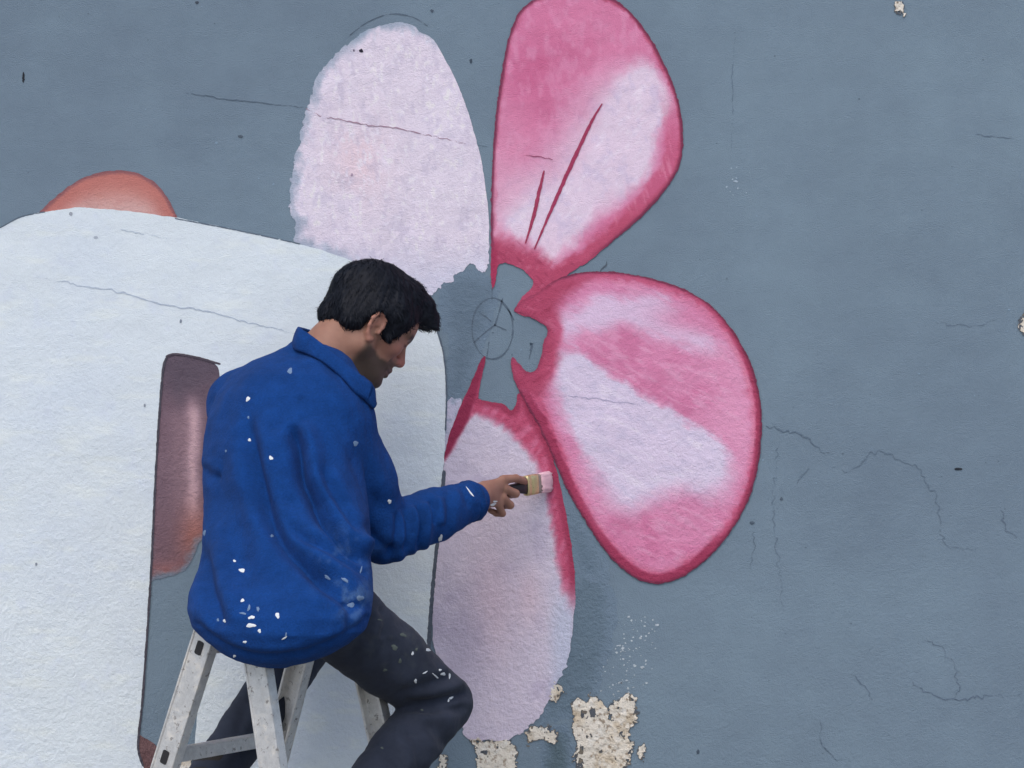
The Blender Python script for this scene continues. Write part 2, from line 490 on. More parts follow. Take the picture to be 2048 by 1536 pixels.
# --- bottom petal being painted
P4 = catmull([(970,712),(968,732),(960,774),(956,796),(962,799),(986,804),(1007,808),(1020,820),(1027,818),(1033,804),(1034,788),(1046,790),(1065,830),(1095,885),(1113,940),(1126,1000),(1138,1060),(1147,1120),(1151,1190),(1147,1240),(1141,1290),(1128,1335),(1108,1378),(1085,1425),(1060,1452),(1020,1476),(965,1482),(928,1468),(898,1400),(870,1300),(865,1230),(869,1150),(878,1050),(886,960),(891,900),(910,840),(926,800),(944,761),(962,721)])
def f_p4(X, Y):
    rg = 0.4 + 1.3 * sstep(1250, 1380, Y)
    return psd(X, Y, P4) + rg * (fbm(X / 9, Y / 9, 51) * 4 + fbm(X / 28, Y / 28, 52) * 3.5)
A4 = catmull([(940,838),(975,838),(1010,858),(1045,895),(1075,935),(1090,985),(1100,1040),(1112,1110),(1125,1180),(1138,1240),(1160,1500),(840,1500),(840,1000),(895,915)])
def c_p4(X, Y):
    n = fbm(X / 60, Y / 60, 61); n2 = fbm(X / 16, Y / 16, 62); n3 = fbm((X * .8 + Y * .6) / 9, (X * .6 - Y * .8) / 34, 63)
    c = flat(X, C(201, 192, 209))
    c = mixc(c, C(182, 172, 194), sstep(0.0, 0.55, n) * 0.7)
    c = mixc(c, C(216, 206, 220), sstep(0.0, 0.5, n2) * 0.4)
    pk = np.exp(-(((X - 985) / 55) ** 2 + ((Y - 1200) / 130) ** 2)) + 0.8 * np.exp(-(((X - 1060) / 26) ** 2 + ((Y - 1190) / 60) ** 2))
    c = mixc(c, C(216, 186, 196), np.clip(pk, 0, 1) * 0.55)
    c = mixc(c, C(176, 166, 186), np.exp(-(((X - 930) / 40) ** 2 + ((Y - 1290) / 90) ** 2)) * 0.6)
    c = mixc(c, C(184, 192, 214), sstep(1085, 1125, X - 6 * n3) * sstep(1130, 1250, Y) * 0.75)
    d = -psd(X, Y, P4)
    red = C(182, 76, 108)
    w = sstep(-8, 12, psd(X, Y, A4) + 8 * n3 + 3 * n2)
    rc = mixc(flat(X, red), C(206, 118, 150), sstep(-0.1, 0.45, n3) * 0.65)
    rc = mixc(rc, C(154, 54, 84), sstep(18, 5, d) * sstep(900, 1000, X))
    fade = 1 - sstep(1150, 1245, Y) * 0.95
    c = mixc(c, rc, w * fade)
    sp = psd(X, Y, np.array([(975,705),(950,800),(935,845),(900,905),(886,925),(880,900),(930,790),(955,720)]))
    c = mixc(c, C(140, 42, 74), sstep(4, -4, sp + 2 * n2))
    return c
smear = catmull([(897,800),(915,797),(925,808),(915,850),(900,890),(890,905),(884,880),(890,830)])
paint_layer('primer_smear', lambda X, Y: psd(X, Y, smear) + fbm(X / 7, Y / 7, 64) * 4, bbox_of(smear, 10), 3,
            lambda X, Y: mixc(flat(X, C(186, 184, 204)), C(150, 160, 180), sstep(-0.1, 0.5, fbm(X / 12, Y / 12, 65))), 1)
paint_layer('petal', f_p4, bbox_of(P4, 14), 2.6, c_p4, 2, 'pale petal with a fresh red edge, being painted')

# --- right petal
P3 = catmull([(1028,623),(1032,613),(1050,598),(1075,585),(1105,563),(1140,550),(1180,543),(1240,545),(1300,556),(1360,575),(1410,602),(1450,640),(1482,687),(1506,740),(1520,800),(1523,860),(1516,930),(1500,990),(1475,1042),(1440,1090),(1400,1130),(1355,1158),(1310,1167),(1270,1155),(1230,1124),(1195,1080),(1160,1025),(1132,975),(1112,930),(1090,880),(1066,832),(1044,795),(1033,770),(1025,748),(1021,727),(1025,714),(1029,717),(1038,727),(1048,739),(1061,745),(1074,736),(1082,714),(1087,688),(1095,666),(1093,655),(1080,645),(1056,632),(1040,625)])
LA = catmull([(1108,712),(1150,708),(1192,722),(1230,752),(1285,785),(1340,815),(1400,858),(1452,888),(1462,930),(1448,975),(1415,998),(1360,985),(1310,1000),(1258,1022),(1215,1000),(1185,950),(1150,880),(1120,815),(1106,760)])
LB = catmull([(1114,648),(1140,622),(1200,598),(1270,590),(1330,605),(1385,650),(1430,700),(1390,700),(1310,670),(1240,650),(1180,660),(1130,672)])
def f_p3(X, Y):
    return psd(X, Y, P3) + fbm(X / 10, Y / 10, 71) * 2.2 + fbm(X / 3.5, Y / 3.5, 72) * 1.3
def c_p3(X, Y):
    d = -psd(X, Y, P3)
    n = fbm(X / 50, Y / 50, 81); n2 = fbm(X / 11, Y / 11, 82); n3 = fbm((X + Y * .5) / 40, (Y - X * .5) / 9, 83)
    c = flat(X, C(208, 132, 168))
    c = mixc(c, C(194, 104, 144), sstep(-0.1, 0.5, n) * 0.5)
    c = mixc(c, C(222, 168, 196), sstep(0, 0.5, n3) * 0.5)
    c = mixc(c, C(222, 164, 194), np.exp(-(((X - 1470) / 60) ** 2 + ((Y - 840) / 160) ** 2)) * 0.6)
    b = psd(X, Y, LB) + 16 * n3 + 14 * n
    c = mixc(c, C(214, 200, 224), sstep(22, -18, b) * 0.8)
    pinkr = np.exp(-(((X - 1370 - (Y - 640) * .6) / 60) ** 2 + ((Y - 640) / 28) ** 2))
    c = mixc(c, C(202, 112, 150), pinkr * 0.6)
    a = psd(X, Y, LA) + 10 * n3 + 7 * n2 + 8 * n
    lc = mixc(flat(X, C(212, 202, 223)), C(192, 187, 211), sstep(-0.05, 0.5, fbm(X / 17 + n, Y / 12, 85, 5)) * 0.5); lc = mixc(lc, C(226, 220, 236), sstep(0.1, 0.5, n3) * 0.5)
    sw = 12 + 26 * sstep(880, 980, Y) + 14 * sstep(1160, 1110, X)
    c = mixc(c, lc, sstep(1, -1, (a + 2) / sw) * 0.95)
    band = 24 + 8 * n
    # broad red border, wider at the base on the left and the lower edge
    wb = 13 + 20 * sstep(1200, 1060, X) + 8 * sstep(1040, 1120, Y) + 7 * n3 + 5 * n2 + 10 * sstep(0.1, 0.5, n) * sstep(1380, 1450, X)
    c = mixc(c, C(200, 108, 140), sstep(wb + 16, wb, d) * 0.6)
    c = mixc(c, C(188, 86, 120), sstep(wb + 4, wb - 4, d) * 0.9)
    c = mixc(c, C(212, 128, 156), sstep(6, 0, np.abs(d - 17 + 4 * n)) * sstep(1420, 1480, X) * sstep(980, 850, Y) * 0.6)
    base = sstep(20, -20, psd(X, Y, np.array([(1010,600),(1090,560),(1180,556),(1120,600),(1112,660),(1110,720),(1085,790),(1010,790)])) + 10 * n3)
    c = mixc(c, C(168, 66, 96), base * 0.9)
    c = mixc(c, C(208, 122, 150), base * sstep(0.2, 0.55, n3) * 0.5)
    c = mixc(c, C(140, 46, 74), base * sstep(0.1, 0.5, fbm((X + Y) / 8, (X - Y) / 40, 84)) * 0.6)
    c = mixc(c, C(160, 60, 90), sstep(11, 6, d + 2.5 * n2 + 2 * n3) * 0.8 * (0.35 + 0.65 * np.clip(sstep(1380, 1460, X) + sstep(820, 900, Y), 0, 1)))
    lowl = np.clip(sstep(1260, 1120, X) * sstep(740, 820, Y) + sstep(1040, 1110, Y), 0, 1)
    c = mixc(c, C(146, 46, 78), sstep(22, 15, d + 3 * n2 + 5 * n3) * lowl * 0.85)
    c = mixc(c, C(150, 52, 82), sstep(13, 9, d + 2 * n2 + 4 * n3) * sstep(1440, 1500, X) * 0.8)
    c = mixc(c, C(104, 40, 66), sstep(6, 2, d + 1.5 * n2) * 0.85 * (1 - 0.7 * sstep(1130, 1090, X) * sstep(800, 760, Y)))
    return c
paint_layer('petal', f_p3, bbox_of(P3, 10), 2.8, c_p3, 3, 'rounded pink petal with a wide white band')

# --- dark veins of the upper petal
def stroke(name, pts, w, col, level, taper=True, jit=0.35, step=1.6, seed=1, sub=6):
    pl = catmull(pts, False, sub)
    def f(X, Y):
        d, t = pdist(X, Y, pl, False)
        ww = w * (0.25 + 0.75 * np.sin(np.pi * np.clip(t, 0.02, 0.98)) ** 0.7 if taper else 1.0)
        return d - ww * (1 + jit * fbm(X / 8, Y / 8, seed))
    return paint_layer(name, f, bbox_of(pl, w + 4), step, lambda X, Y: flat(X, col) + fbm(X / 10, Y / 10, seed + 5)[..., None] * 8, level)
stroke('petal_vein', [(1204,208),(1185,240),(1160,292),(1140,335),(1120,380),(1098,430),(1069,498)], 3.9, C(156, 54, 88), 3.2, seed=5)
stroke('petal_vein', [(1088,342),(1078,385),(1068,430),(1051,486)], 3.8, C(156, 56, 88), 3.2, seed=7)

# --- salmon fingertip above the white cup
FT = catmull([(78,432),(92,412),(115,391),(150,365),(190,347),(230,341),(270,345),(305,362),(330,388),(345,414),(352,445),(300,470),(100,470)])
def c_ft(X, Y):
    d = -psd(X, Y, FT); n = fbm(X / 20, Y / 8, 91)
    c = mixc(flat(X, C(188, 128, 120)), C(200, 162, 158), sstep(370, 425, Y + 10 * n) * sstep(0, 60, d))
    c = mixc(c, C(178, 114, 108), sstep(0, 0.5, n) * 0.3)
    c = mixc(c, C(178, 102, 94), sstep(50, 8, d) * 0.55)
    c = mixc(c, C(126, 82, 88), sstep(9, 2, d + 3 * n) * 0.85)
    return c
paint_layer('painted_fingertip', lambda X, Y: psd(X, Y, FT) + fbm(X / 9, Y / 9, 92) * 2, bbox_of(FT, 6), 3.2, c_ft, 1, 'salmon pink painted fingertip above the white shape')

# --- big white cup with its handle opening
WH = catmull([(-420,1760),(-420,1200),(-400,800),(-330,620),(-200,530),(-70,486),(0,456),(42,434),(110,421),(160,415),(230,420),(340,434),(420,449),(500,466),(600,488),(680,512),(725,530),(790,560),(842,600),(868,648),(886,706),(893,780),(890,880),(884,980),(872,1090),(862,1190),(855,1290),(848,1400),(840,1536),(835,1760)])
HO = catmull([(331,716),(338,709),(352,708),(390,714),(428,726),(440,760),(432,900),(424,1100),(412,1290),(398,1400),(391,1470),(386,1536),(376,1600),(330,1610),(300,1560),(283,1525),(275,1500),(277,1465),(284,1400),(294,1260),(303,1110),(311,940),(320,800),(325,740)], sub=4)
def f_wh(X, Y):
    j = fbm(X / 14, Y / 14, 101) * 2.2
    return np.maximum(psd(X, Y, WH) + j, -(psd(X, Y, HO) - j * 0.5))
def c_wh(X, Y):
    n = fbm(X / 160, Y / 160, 111); n2 = fbm(X / 24, Y / 24, 112); n3 = fbm(X / 70, Y / 18, 113)
    c = flat(X, C(209, 219, 232))
    c = mixc(c, C(203, 214, 226), sstep(-0.1, 0.5, n) * 0.6)
    c = mixc(c, C(218, 226, 234), sstep(0.1, 0.6, n3) * 0.6)
    c = mixc(c, C(200, 210, 222), sstep(0.2, 0.7, n2) * 0.4)
    # a dark pencil line under the edge of the coat
    return c
paint_layer('white_cup_shape', f_wh, (-430, 400, 905, 1770), 5.0, c_wh, 2, 'large flat white cup shape with a handle opening', mat=M_white)
# dark contour lines left along the coat's edges
def contour(pts, w, col, level, seed):
    return stroke('contour_line', pts, w, col, level, False, 0.5, 2.0, seed)
contour([(888,945),(887,960),(876,1070),(866,1170),(859,1270),(854,1340)], 3.8, C(84, 92, 104), 2.4, 121)
contour([(872,655),(887,706),(893,780),(891,860)], 1.6, C(88, 100, 114), 2.4, 124)
contour([(333,716),(327,735),(321,800),(312,940),(304,1110),(295,1260),(285,1400),(278,1465),(277,1500),(286,1530)], 2.2, C(72, 70, 80), 2.4, 122)
contour([(333,713),(350,708),(390,714),(440,728)], 2.0, C(78, 70, 80), 2.4, 123)
contour([(350,437),(420,450),(500,466),(600,488)], 1.2, C(90, 104, 118), 2.4, 125)
contour([(-40,474),(0,456),(42,434),(90,424)], 1.2, C(90, 104, 118), 2.4, 126)

# --- finger seen through the handle
FG = catmull([(322,700),(440,700),(450,1000),(400,1085),(375,1135),(345,1152),(312,1158),(290,1155),(300,900)])
def c_fg(X, Y):
    n = fbm(X / 24, Y / 50, 131); n2 = fbm(X / 10, Y / 10, 132)
    c = mixc(flat(X, C(90, 78, 90)), C(116, 94, 105), sstep(740, 850, Y + 30 * n))
    c = mixc(c, C(112, 84, 92), sstep(960, 1110, Y) * 0.5)
    hl = np.exp(-((X - 388 + 0.02 * (Y - 800) + 6 * n) / 13) ** 2) * sstep(780, 840, Y) * sstep(1090, 1000, Y)
    c = mixc(c, C(206, 172, 178), hl * 0.9)
    c = mixc(c, C(150, 122, 130), np.exp(-((X - 362) / 24) ** 2) * sstep(800, 860, Y) * sstep(1080, 980, Y) * 0.5)
    c = mixc(c, C(160, 104, 94), np.exp(-(((X - 392) / 34) ** 2 + ((Y - 1075) / 60) ** 2)) * 0.85)
    c = mixc(c, C(168, 108, 100), np.exp(-(((X - 340) / 50) ** 2 + ((Y - 1150) / 26) ** 2)) * 0.6)
    return mixc(c, GREY, sstep(-20, 0, psd(X, Y, FG) + 10 * n2) * sstep(1040, 1100, Y) * 0.85) + n2[..., None] * 5
paint_layer('painted_finger', lambda X, Y: np.maximum(psd(X, Y, FG) + fbm(X / 12, Y / 12, 133) * 4, psd(X, Y, HO) - 3), bbox_of(FG, 6), 3.0, c_fg, 1, 'mauve and brown painted finger behind the cup handle')
F2 = catmull([(270,1470),(290,1476),(312,1492),(330,1530),(340,1600),(280,1600),(268,1540)])
paint_layer('painted_finger', lambda X, Y: np.maximum(psd(X, Y, F2) + fbm(X / 12, Y / 12, 134) * 3, psd(X, Y, HO) - 3), bbox_of(F2, 6), 3.0,
            lambda X, Y: flat(X, C(104, 78, 80)) + fbm(X / 14, Y / 14, 135)[..., None] * 10, 1, 'brown painted finger low in the handle opening')

# --- flaked plaster
def c_pl(seed):
    def f(X, Y):
        n = fbm(X / 16, Y / 16, seed); n2 = fbm(X / 6, Y / 6, seed + 3); n3 = fbm(X / 40, Y / 40, seed + 9)
        c = mixc(flat(X, C(216, 210, 198)), C(196, 182, 160), sstep(-0.1, 0.5, n3))
        c = mixc(c, C(226, 224, 218), sstep(0.1, 0.5, n) * 0.6)
        c = mixc(c, C(132, 116, 98), sstep(0.18, 0.5, n2) * 0.75)
        return c
    return f
def flake(pts, seed, level=2.9, label=None):
    pl = np.array(pts, float)
    def f(X, Y):
        s = psd(X, Y, pl)
        e = s + fbm(X / 11, Y / 11, seed) * 9 + fbm(X / 4, Y / 4, seed + 1) * 8
        hole = fbm(X / 12, Y / 16, seed + 2)
        return np.maximum(e, (hole - 0.38) * 20)
    def rel(X, Y):
        return (fbm(X / 12, Y / 12, seed + 5) + fbm(X / 5, Y / 5, seed + 6) * 0.6) * 0.0016
    paint_layer('flake_edge', lambda X, Y: psd(X, Y, pl) + fbm(X / 11, Y / 11, seed) * 9 + fbm(X / 4, Y / 4, seed + 1) * 8 - 2.2, bbox_of(pl, 20), 1.6,
                lambda X, Y: mixc(flat(X, C(84, 90, 98)), C(120, 112, 100), sstep(-0.2, 0.4, fbm(X / 9, Y / 9, seed + 7))), level - 1.2)
    paint_layer('flaked_plaster', f, bbox_of(pl, 18), 1.4, c_pl(seed + 20), level, label, relief=rel)
flake([(1146,1404),(1164,1398),(1178,1410),(1182,1394),(1204,1400),(1214,1424),(1216,1448),(1224,1440),(1218,1412),(1238,1400),(1258,1384),(1272,1392),(1273,1424),(1268,1450),(1256,1462),(1266,1490),(1258,1520),(1240,1560),(1160,1566),(1150,1520),(1156,1490),(1146,1462)], 141)
flake([(945,1478),(975,1484),(1010,1480),(1034,1494),(1026,1540),(1005,1575),(962,1570),(955,1520)], 161)
flake([(1046,1464),(1072,1454),(1094,1456),(1118,1472),(1108,1482),(1080,1478),(1056,1490)], 181)
flake([(1274,1496),(1288,1490),(1290,1504),(1282,1520),(1274,1514)], 191)
flake([(352,1520),(372,1514),(386,1524),(378,1546),(356,1548)], 201)
flake([(880,1508),(894,1510),(896,1560),(874,1560)], 211)
flake([(1790,4),(1800,6),(1812,22),(1808,34),(1798,26)], 221)
flake([(2036,640),(2056,626),(2060,668),(2040,664)], 231)
flake([(1110,1372),(1122,1366),(1126,1384),(1112,1402),(1104,1398)], 241)

# --- cracks, pencil lines, pits
GD = GREY * 0.74
def crack(pts, w, col, level, seed, jag=2.2):
    if level < 1:
        col = col * 0.62 + GREY * 0.38
    r = np.random.RandomState(seed); pl = []
    for (a, b_) in zip(pts[:-1], pts[1:]):
        a = np.array(a, float); b_ = np.array(b_, float); m = max(2, int(np.hypot(*(b_ - a)) / 7))
        for i in range(m):
            pl.append(a + (b_ - a) * i / m + r.uniform(-jag, jag, 2) * (0.4 if i == 0 else 1.25))
    pl.append(np.array(pts[-1], float)); pl = np.array(pl)
    def f(X, Y):
        d, t = pdist(X, Y, pl, False)
        return d - w * (0.35 + 0.9 * vnoise(X / 13, Y / 13, seed)) * (0.4 + 0.6 * np.sin(np.pi * np.clip(t, .03, .97)))
    return paint_layer('crack', f, bbox_of(pl, w + 4), 1.5, lambda X, Y: flat(X, col), level)
crack([(370,185),(440,197),(510,204),(560,210),(612,216)], 1.3, C(72, 86, 100), 0.7, 301, 1.2)
crack([(612,216),(640,233),(700,243),(745,252),(800,258),(850,270),(900,280),(932,288)], 1.5, C(158, 132, 148), 1.6, 302, 1.6)
crack([(940,289),(975,293)], 1.2, C(84, 98, 112), 0.7, 303)
crack([(1045,310),(1075,313),(1105,320)], 1.7, C(150, 76, 108), 3.3, 304, 1.2)
crack([(70,553),(120,563),(170,573),(215,578),(260,590),(300,602),(350,612),(420,624),(520,652),(600,668)], 1.5, C(176, 188, 202), 2.7, 305)
crack([(240,458),(290,470),(335,477)], 1.3, C(184, 196, 208), 2.7, 306)
crack([(1533,852),(1560,860),(1590,864),(1620,878),(1640,902),(1658,906)], 2.0, C(82, 98, 113), 0.7, 307, 3)
crack([(1664,930),(1690,946),(1722,930),(1742,904),(1772,906),(1800,920),(1836,936),(1850,962),(1872,990),(1880,1058),(1892,1090),(1928,1100),(1952,1098)], 1.3, C(90, 106, 121), 0.7, 308, 4)
crack([(1618,935),(1602,955),(1594,968)], 1.4, C(88, 104, 119), 0.7, 309, 2)
crack([(1846,1280),(1878,1290),(1900,1316),(1920,1372),(1912,1400)], 1.3, C(90, 104, 120), 0.7, 310, 4)
crack([(1818,1358),(1846,1384),(1890,1402),(1950,1396),(2046,1386)], 1.3, C(84, 98, 116), 0.7, 311, 4)
crack([(1640,1440),(1644,1490),(1668,1514),(1702,1524)], 1.2, C(88, 104, 120), 0.7, 312, 3)
crack([(1470,60),(1464,160),(1466,240),(1461,320)], 1.0, C(92, 110, 126), 0.7, 313, 1.5)
crack([(1558,860),(1546,1010),(1560,1160),(1566,1240)], 1.0, C(94, 110, 126), 0.7, 314, 4)
crack([(1944,268),(1985,272),(2028,278)], 1.1, C(86, 102, 118), 0.7, 315, 1.5)
crack([(1115,790),(1160,796),(1200,798),(1290,812)], 1.2, C(176, 168, 194), 3.4, 316, 2)
crack([(1214,522),(1200,545)], 1.8, C(66, 72, 80), 0.7, 317, 3)
crack([(1500,1150),(1510,1090),(1504,1046)], 1.0, C(90, 106, 120), 0.7, 318, 3)
crack([(1860,640),(1940,655),(1990,640)], 1.0, C(92, 108, 124), 0.7, 319, 3)
crack([(2000,1020),(2012,1060),(2034,1075)], 1.4, C(84, 98, 114), 0.7, 320, 4)
crack([(1700,1350),(1730,1372),(1745,1400)], 1.4, C(84, 98, 114), 0.7, 321, 4)

el = [(985 + 41 * math.cos(t), 657 + 61 * math.sin(t)) for t in np.linspace(0, 2 * math.pi, 26)]
PC = C(86, 101, 116)
def pencil(pts, w, seed):
    pl = catmull(pts, False, 3)
    paint_layer('pencil_line', lambda X, Y: pdist(X, Y, pl, False)[0] - w * (0.3 + 0.9 * vnoise(X / 9, Y / 9, seed)), bbox_of(pl, 4), 1.4, lambda X, Y: flat(X, PC), 0.7)
pencil(el, 1.7, 401)
pencil([(1005,598),(998,625),(990,650)], 1.6, 402)
pencil([(990,650),(970,665),(950,683)], 1.6, 403)
pencil([(990,650),(1012,660)], 1.5, 404)
pencil([(978,684),(974,712)], 1.4, 405)
pencil([(957,624),(972,634),(982,643)], 1.3, 406)
pencil([(1004,606),(1018,622),(1028,640)], 1.4, 407)
pencil([(700,70),(735,44),(780,28),(825,34),(855,52)], 1.2, 408)
pencil([(984,578),(984,600)], 1.2, 409)
pencil([(1060,700),(1066,686),(1058,718)], 1.2, 410)

def pit(px, py, rx, ry, col, level=0.8, seed=0):
    pl = np.array([(px + rx * math.cos(t), py + ry * math.sin(t)) for t in np.linspace(0, 2 * math.pi, 14, endpoint=False)])
    paint_layer('pit', lambda X, Y: psd(X, Y, pl) + fbm(X / 3, Y / 3, seed) * min(rx, ry) * 0.5, bbox_of(pl, 3), max(0.8, min(rx, ry) / 3), lambda X, Y: flat(X, col), level)
DK = C(26, 30, 38)
pit(47, 155, 2.4, 11, DK, 0.8, 1)
pit(1917, 938, 8, 2.6, C(36, 42, 50), 0.8, 2)
pit(722, 102, 4, 4, C(40, 36, 52), 1.6, 3); pit(708, 101, 2, 3, C(110, 100, 120), 1.6, 4)
pit(942, 122, 3, 5, C(60, 74, 88), 0.8, 5)
pit(864, 22, 3, 3, C(70, 82, 96), 0.8, 6)
pit(362, 642, 2.4, 4, C(130, 140, 152), 2.7, 7); pit(73, 1128, 2.2, 3, C(130, 140, 152), 2.7, 8); pit(290, 811, 2, 4, C(140, 150, 160), 2.7, 9)
pit(142, 428, 3, 4, C(150, 158, 168), 2.7, 10); pit(192, 475, 4, 2.5, C(170, 180, 192), 2.7, 11)
pit(1062, 688, 2.5, 3, C(60, 76, 90), 0.8, 12); pit(704, 350, 2.5, 3.5, C(170, 150, 170), 1.6, 13)
pit(1504, 1046, 5, 3, C(70, 84, 98), 0.8, 14); pit(1563, 998, 3, 3, C(78, 92, 106), 0.8, 15)
pit(1396, 1503, 3, 5, C(70, 84, 98), 0.8, 16); pit(394, 5, 4, 3, C(64, 74, 86), 0.8, 17); pit(481, 273, 5, 3, C(74, 86, 98), 0.8, 18)
rs = np.random.RandomState(5)
# pin-head specks of the render, light and dark, over the whole grey wall: one coat each
def specks(name, n, box, rlo, rhi, col, level, seed, density=None):
    r = np.random.RandomState(seed); V = []; F = []; k = -CAM_Y / FPX
    while len(F) < n:
        x = r.uniform(box[0], box[2]); y = r.uniform(box[1], box[3])
        if density is not None and r.rand() > density(x, y):
            continue
        rad = rlo + (rhi - rlo) * r.rand() ** 2.5; b0 = len(V); m = 7; e = r.uniform(0.6, 1.6)
        for i in range(m):
            t = 2 * math.pi * i / m; q = rad * r.uniform(0.6, 1.2)
            V.append(((x + q * e * math.cos(t) - 1024) * k, -LAYER * level, CAM_Z - (y - q * math.sin(t) - 768) * k))
        F.append(tuple(range(b0 + m - 1, b0 - 1, -1)))
    o = mesh_obj(name, V, F, M_paint, wall, np.tile(alb(col), (len(V), 1)))
    o['kind'] = 'stuff'
    return o
specks('dark_specks', 240, (-300, -200, 2350, 1750), 0.7, 2.1, GREY * 0.84, 0.6, 11)
specks('pale_specks', 260, (-300, -200, 2350, 1750), 0.8, 2.2, GREY * 1.16, 0.65, 12)
specks('pale_specks', 110, (1160, 1230, 1320, 1420), 0.9, 3.0, C(176, 186, 194), 0.65, 13, lambda x, y: math.exp(-((x - 1268 + (y - 1260) * .25) / 34) ** 2))
specks('pale_specks', 12, (1450, 330, 1500, 390), 1.2, 3.2, C(160, 176, 190), 0.65, 14)

# ------------------------------------------------------------------ implicit-surface modelling
class Field:
    def __init__(s, lo, hi, h):
        s.lo = np.array(lo, float); s.h = h
        s.n = np.ceil((np.array(hi) - s.lo) / h).astype(int) + 1
        s.F = np.full(s.n, 0.3, np.float32)
    def block(s, lo, hi):
        a = np.clip(np.floor((np.array(lo) - s.lo) / s.h).astype(int), 0, s.n - 1)
        b = np.clip(np.ceil((np.array(hi) - s.lo) / s.h).astype(int) + 1, 1, s.n)
        ax = [(s.lo[i] + np.arange(a[i], b[i]) * s.h).astype(np.float32) for i in range(3)]
        X = ax[0][:, None, None]; Y = ax[1][None, :, None]; Z = ax[2][None, None, :]
        return (slice(a[0], b[0]), slice(a[1], b[1]), slice(a[2], b[2])), X, Y, Z
    def add(s, lo, hi, fn, k, sub=False):
        m = k + 4 * s.h
        sl, X, Y, Z = s.block(np.array(lo) - m, np.array(hi) + m)
        if min(q.stop - q.start for q in sl) <= 0:
            return
        d = fn(X, Y, Z).astype(np.float32); F = s.F[sl]
        if sub:
            hh = np.clip(0.5 - 0.5 * (F + d) / k, 0, 1)
            s.F[sl] = F * (1 - hh) - d * hh + k * hh * (1 - hh)
        else:
            hh = np.clip(0.5 + 0.5 * (F - d) / k, 0, 1)
            s.F[sl] = F * (1 - hh) + d * hh - k * hh * (1 - hh)
    def cone(s, a, b, r1, r2, k=0.012, flat=None, sub=False):
        """capsule with two radii; flat=(axis, factor) squeezes it along an axis"""
        a = np.array(a, float); b = np.array(b, float); ab = b - a; L = float(ab @ ab) + 1e-12
        rm = max(r1, r2) * (max(1, flat[1]) if flat else 1)
        def fn(X, Y, Z):
            px, py, pz = X - a[0], Y - a[1], Z - a[2]
            t = np.clip((px * ab[0] + py * ab[1] + pz * ab[2]) / L, 0, 1)
            qx, qy, qz = px - t * ab[0], py - t * ab[1], pz - t * ab[2]
            d2 = qx * qx + qy * qy + qz * qz
            if flat:
                n = flat[0]; w = qx * n[0] + qy * n[1] + qz * n[2]
                d2 = d2 + w * w * (1 / flat[1] ** 2 - 1)
            return np.sqrt(np.maximum(d2, 1e-12)) - (r1 + (r2 - r1) * t)
        s.add(np.minimum(a, b) - rm, np.maximum(a, b) + rm, fn, k, sub)
    def chain(s, pts, rads, k=0.012, flat=None):
        for i in range(len(pts) - 1):
            s.cone(pts[i], pts[i + 1], rads[i], rads[i + 1], k, flat)
    def ell(s, c, ax, rad, k=0.012, sub=False):
        c = np.array(c, float); R_ = max(rad)
        def fn(X, Y, Z):
            px, py, pz = X - c[0], Y - c[1], Z - c[2]
            u = [(px * a[0] + py * a[1] + pz * a[2]) for a in ax]
            k0 = np.sqrt(sum((u[i] / rad[i]) ** 2 for i in range(3)) + 1e-12)
            k1 = np.sqrt(sum((u[i] / rad[i] ** 2) ** 2 for i in range(3)) + 1e-12)
            return k0 * (k0 - 1) / k1
        s.add(c - R_, c + R_, fn, k, sub)
    def loft(s, rows, k=0.02):
        """stack of ellipses: rows of (z, cx, cy, A, B, azimuth)"""
        rows = np.array(sorted(rows, key=lambda q: q[0]))
        z = rows[:, 0]; R_ = rows[:, 3].max()
        def fn(X, Y, Z):
            zz = Z[0, 0, :]
            zc = np.clip(zz, z[0], z[-1])
            cx, cy, A, B, az = [np.interp(zc, z, rows[:, i])[None, None, :].astype(np.float32) for i in range(1, 6)]
            fx, fy = np.cos(az), np.sin(az)
            u = (X - cx) * fy - (Y - cy) * fx; w = (X - cx) * fx + (Y - cy) * fy
            k0 = np.sqrt((u / A) ** 2 + (w / B) ** 2 + 1e-9); k1 = np.sqrt((u / A ** 2) ** 2 + (w / B ** 2) ** 2 + 1e-9)
            d = k0 * (k0 - 1) / k1
            ez = (zz - zc)[None, None, :]
            return np.where(np.abs(ez) > 0, np.sqrt(np.maximum(d, 0) ** 2 + ez ** 2), d)
        lo = (rows[:, 1].min() - R_, rows[:, 2].min() - R_, z[0]); hi = (rows[:, 1].max() + R_, rows[:, 2].max() + R_, z[-1])
        s.add(lo, hi, fn, k)
    def mesh(s, smooth=2):
        F = s.F; h = s.h; ins = F < 0
        nx, ny, nz = F.shape
        c = np.zeros((nx - 1, ny - 1, nz - 1), np.int8)
        for i in (0, 1):
            for j in (0, 1):
                for k in (0, 1):
                    c += ins[i:nx - 1 + i, j:ny - 1 + j, k:nz - 1 + k]
        act = (c > 0) & (c < 8)
        I, J, K = np.nonzero(act)
        idx = np.full(act.shape, -1, np.int32); idx[I, J, K] = np.arange(len(I))
        acc = np.zeros((len(I), 3)); num = np.zeros(len(I))
        for ax in range(3):
            o1, o2 = [q for q in range(3) if q != ax]
            for a in (0, 1):
                for b in (0, 1):
                    p = [I.copy(), J.copy(), K.copy()]; p[o1] = p[o1] + a; p[o2] = p[o2] + b
                    f0 = F[p[0], p[1], p[2]]; q = [v.copy() for v in p]; q[ax] = q[ax] + 1
                    f1 = F[q[0], q[1], q[2]]
                    m = (f0 < 0) != (f1 < 0)
                    t = np.where(m, f0 / np.where(m, f0 - f1, 1), 0)
                    pt = np.stack(p, 1).astype(float); pt[:, ax] += t
                    acc += pt * m[:, None]; num += m
        V = s.lo + acc / num[:, None] * h
        quads = []
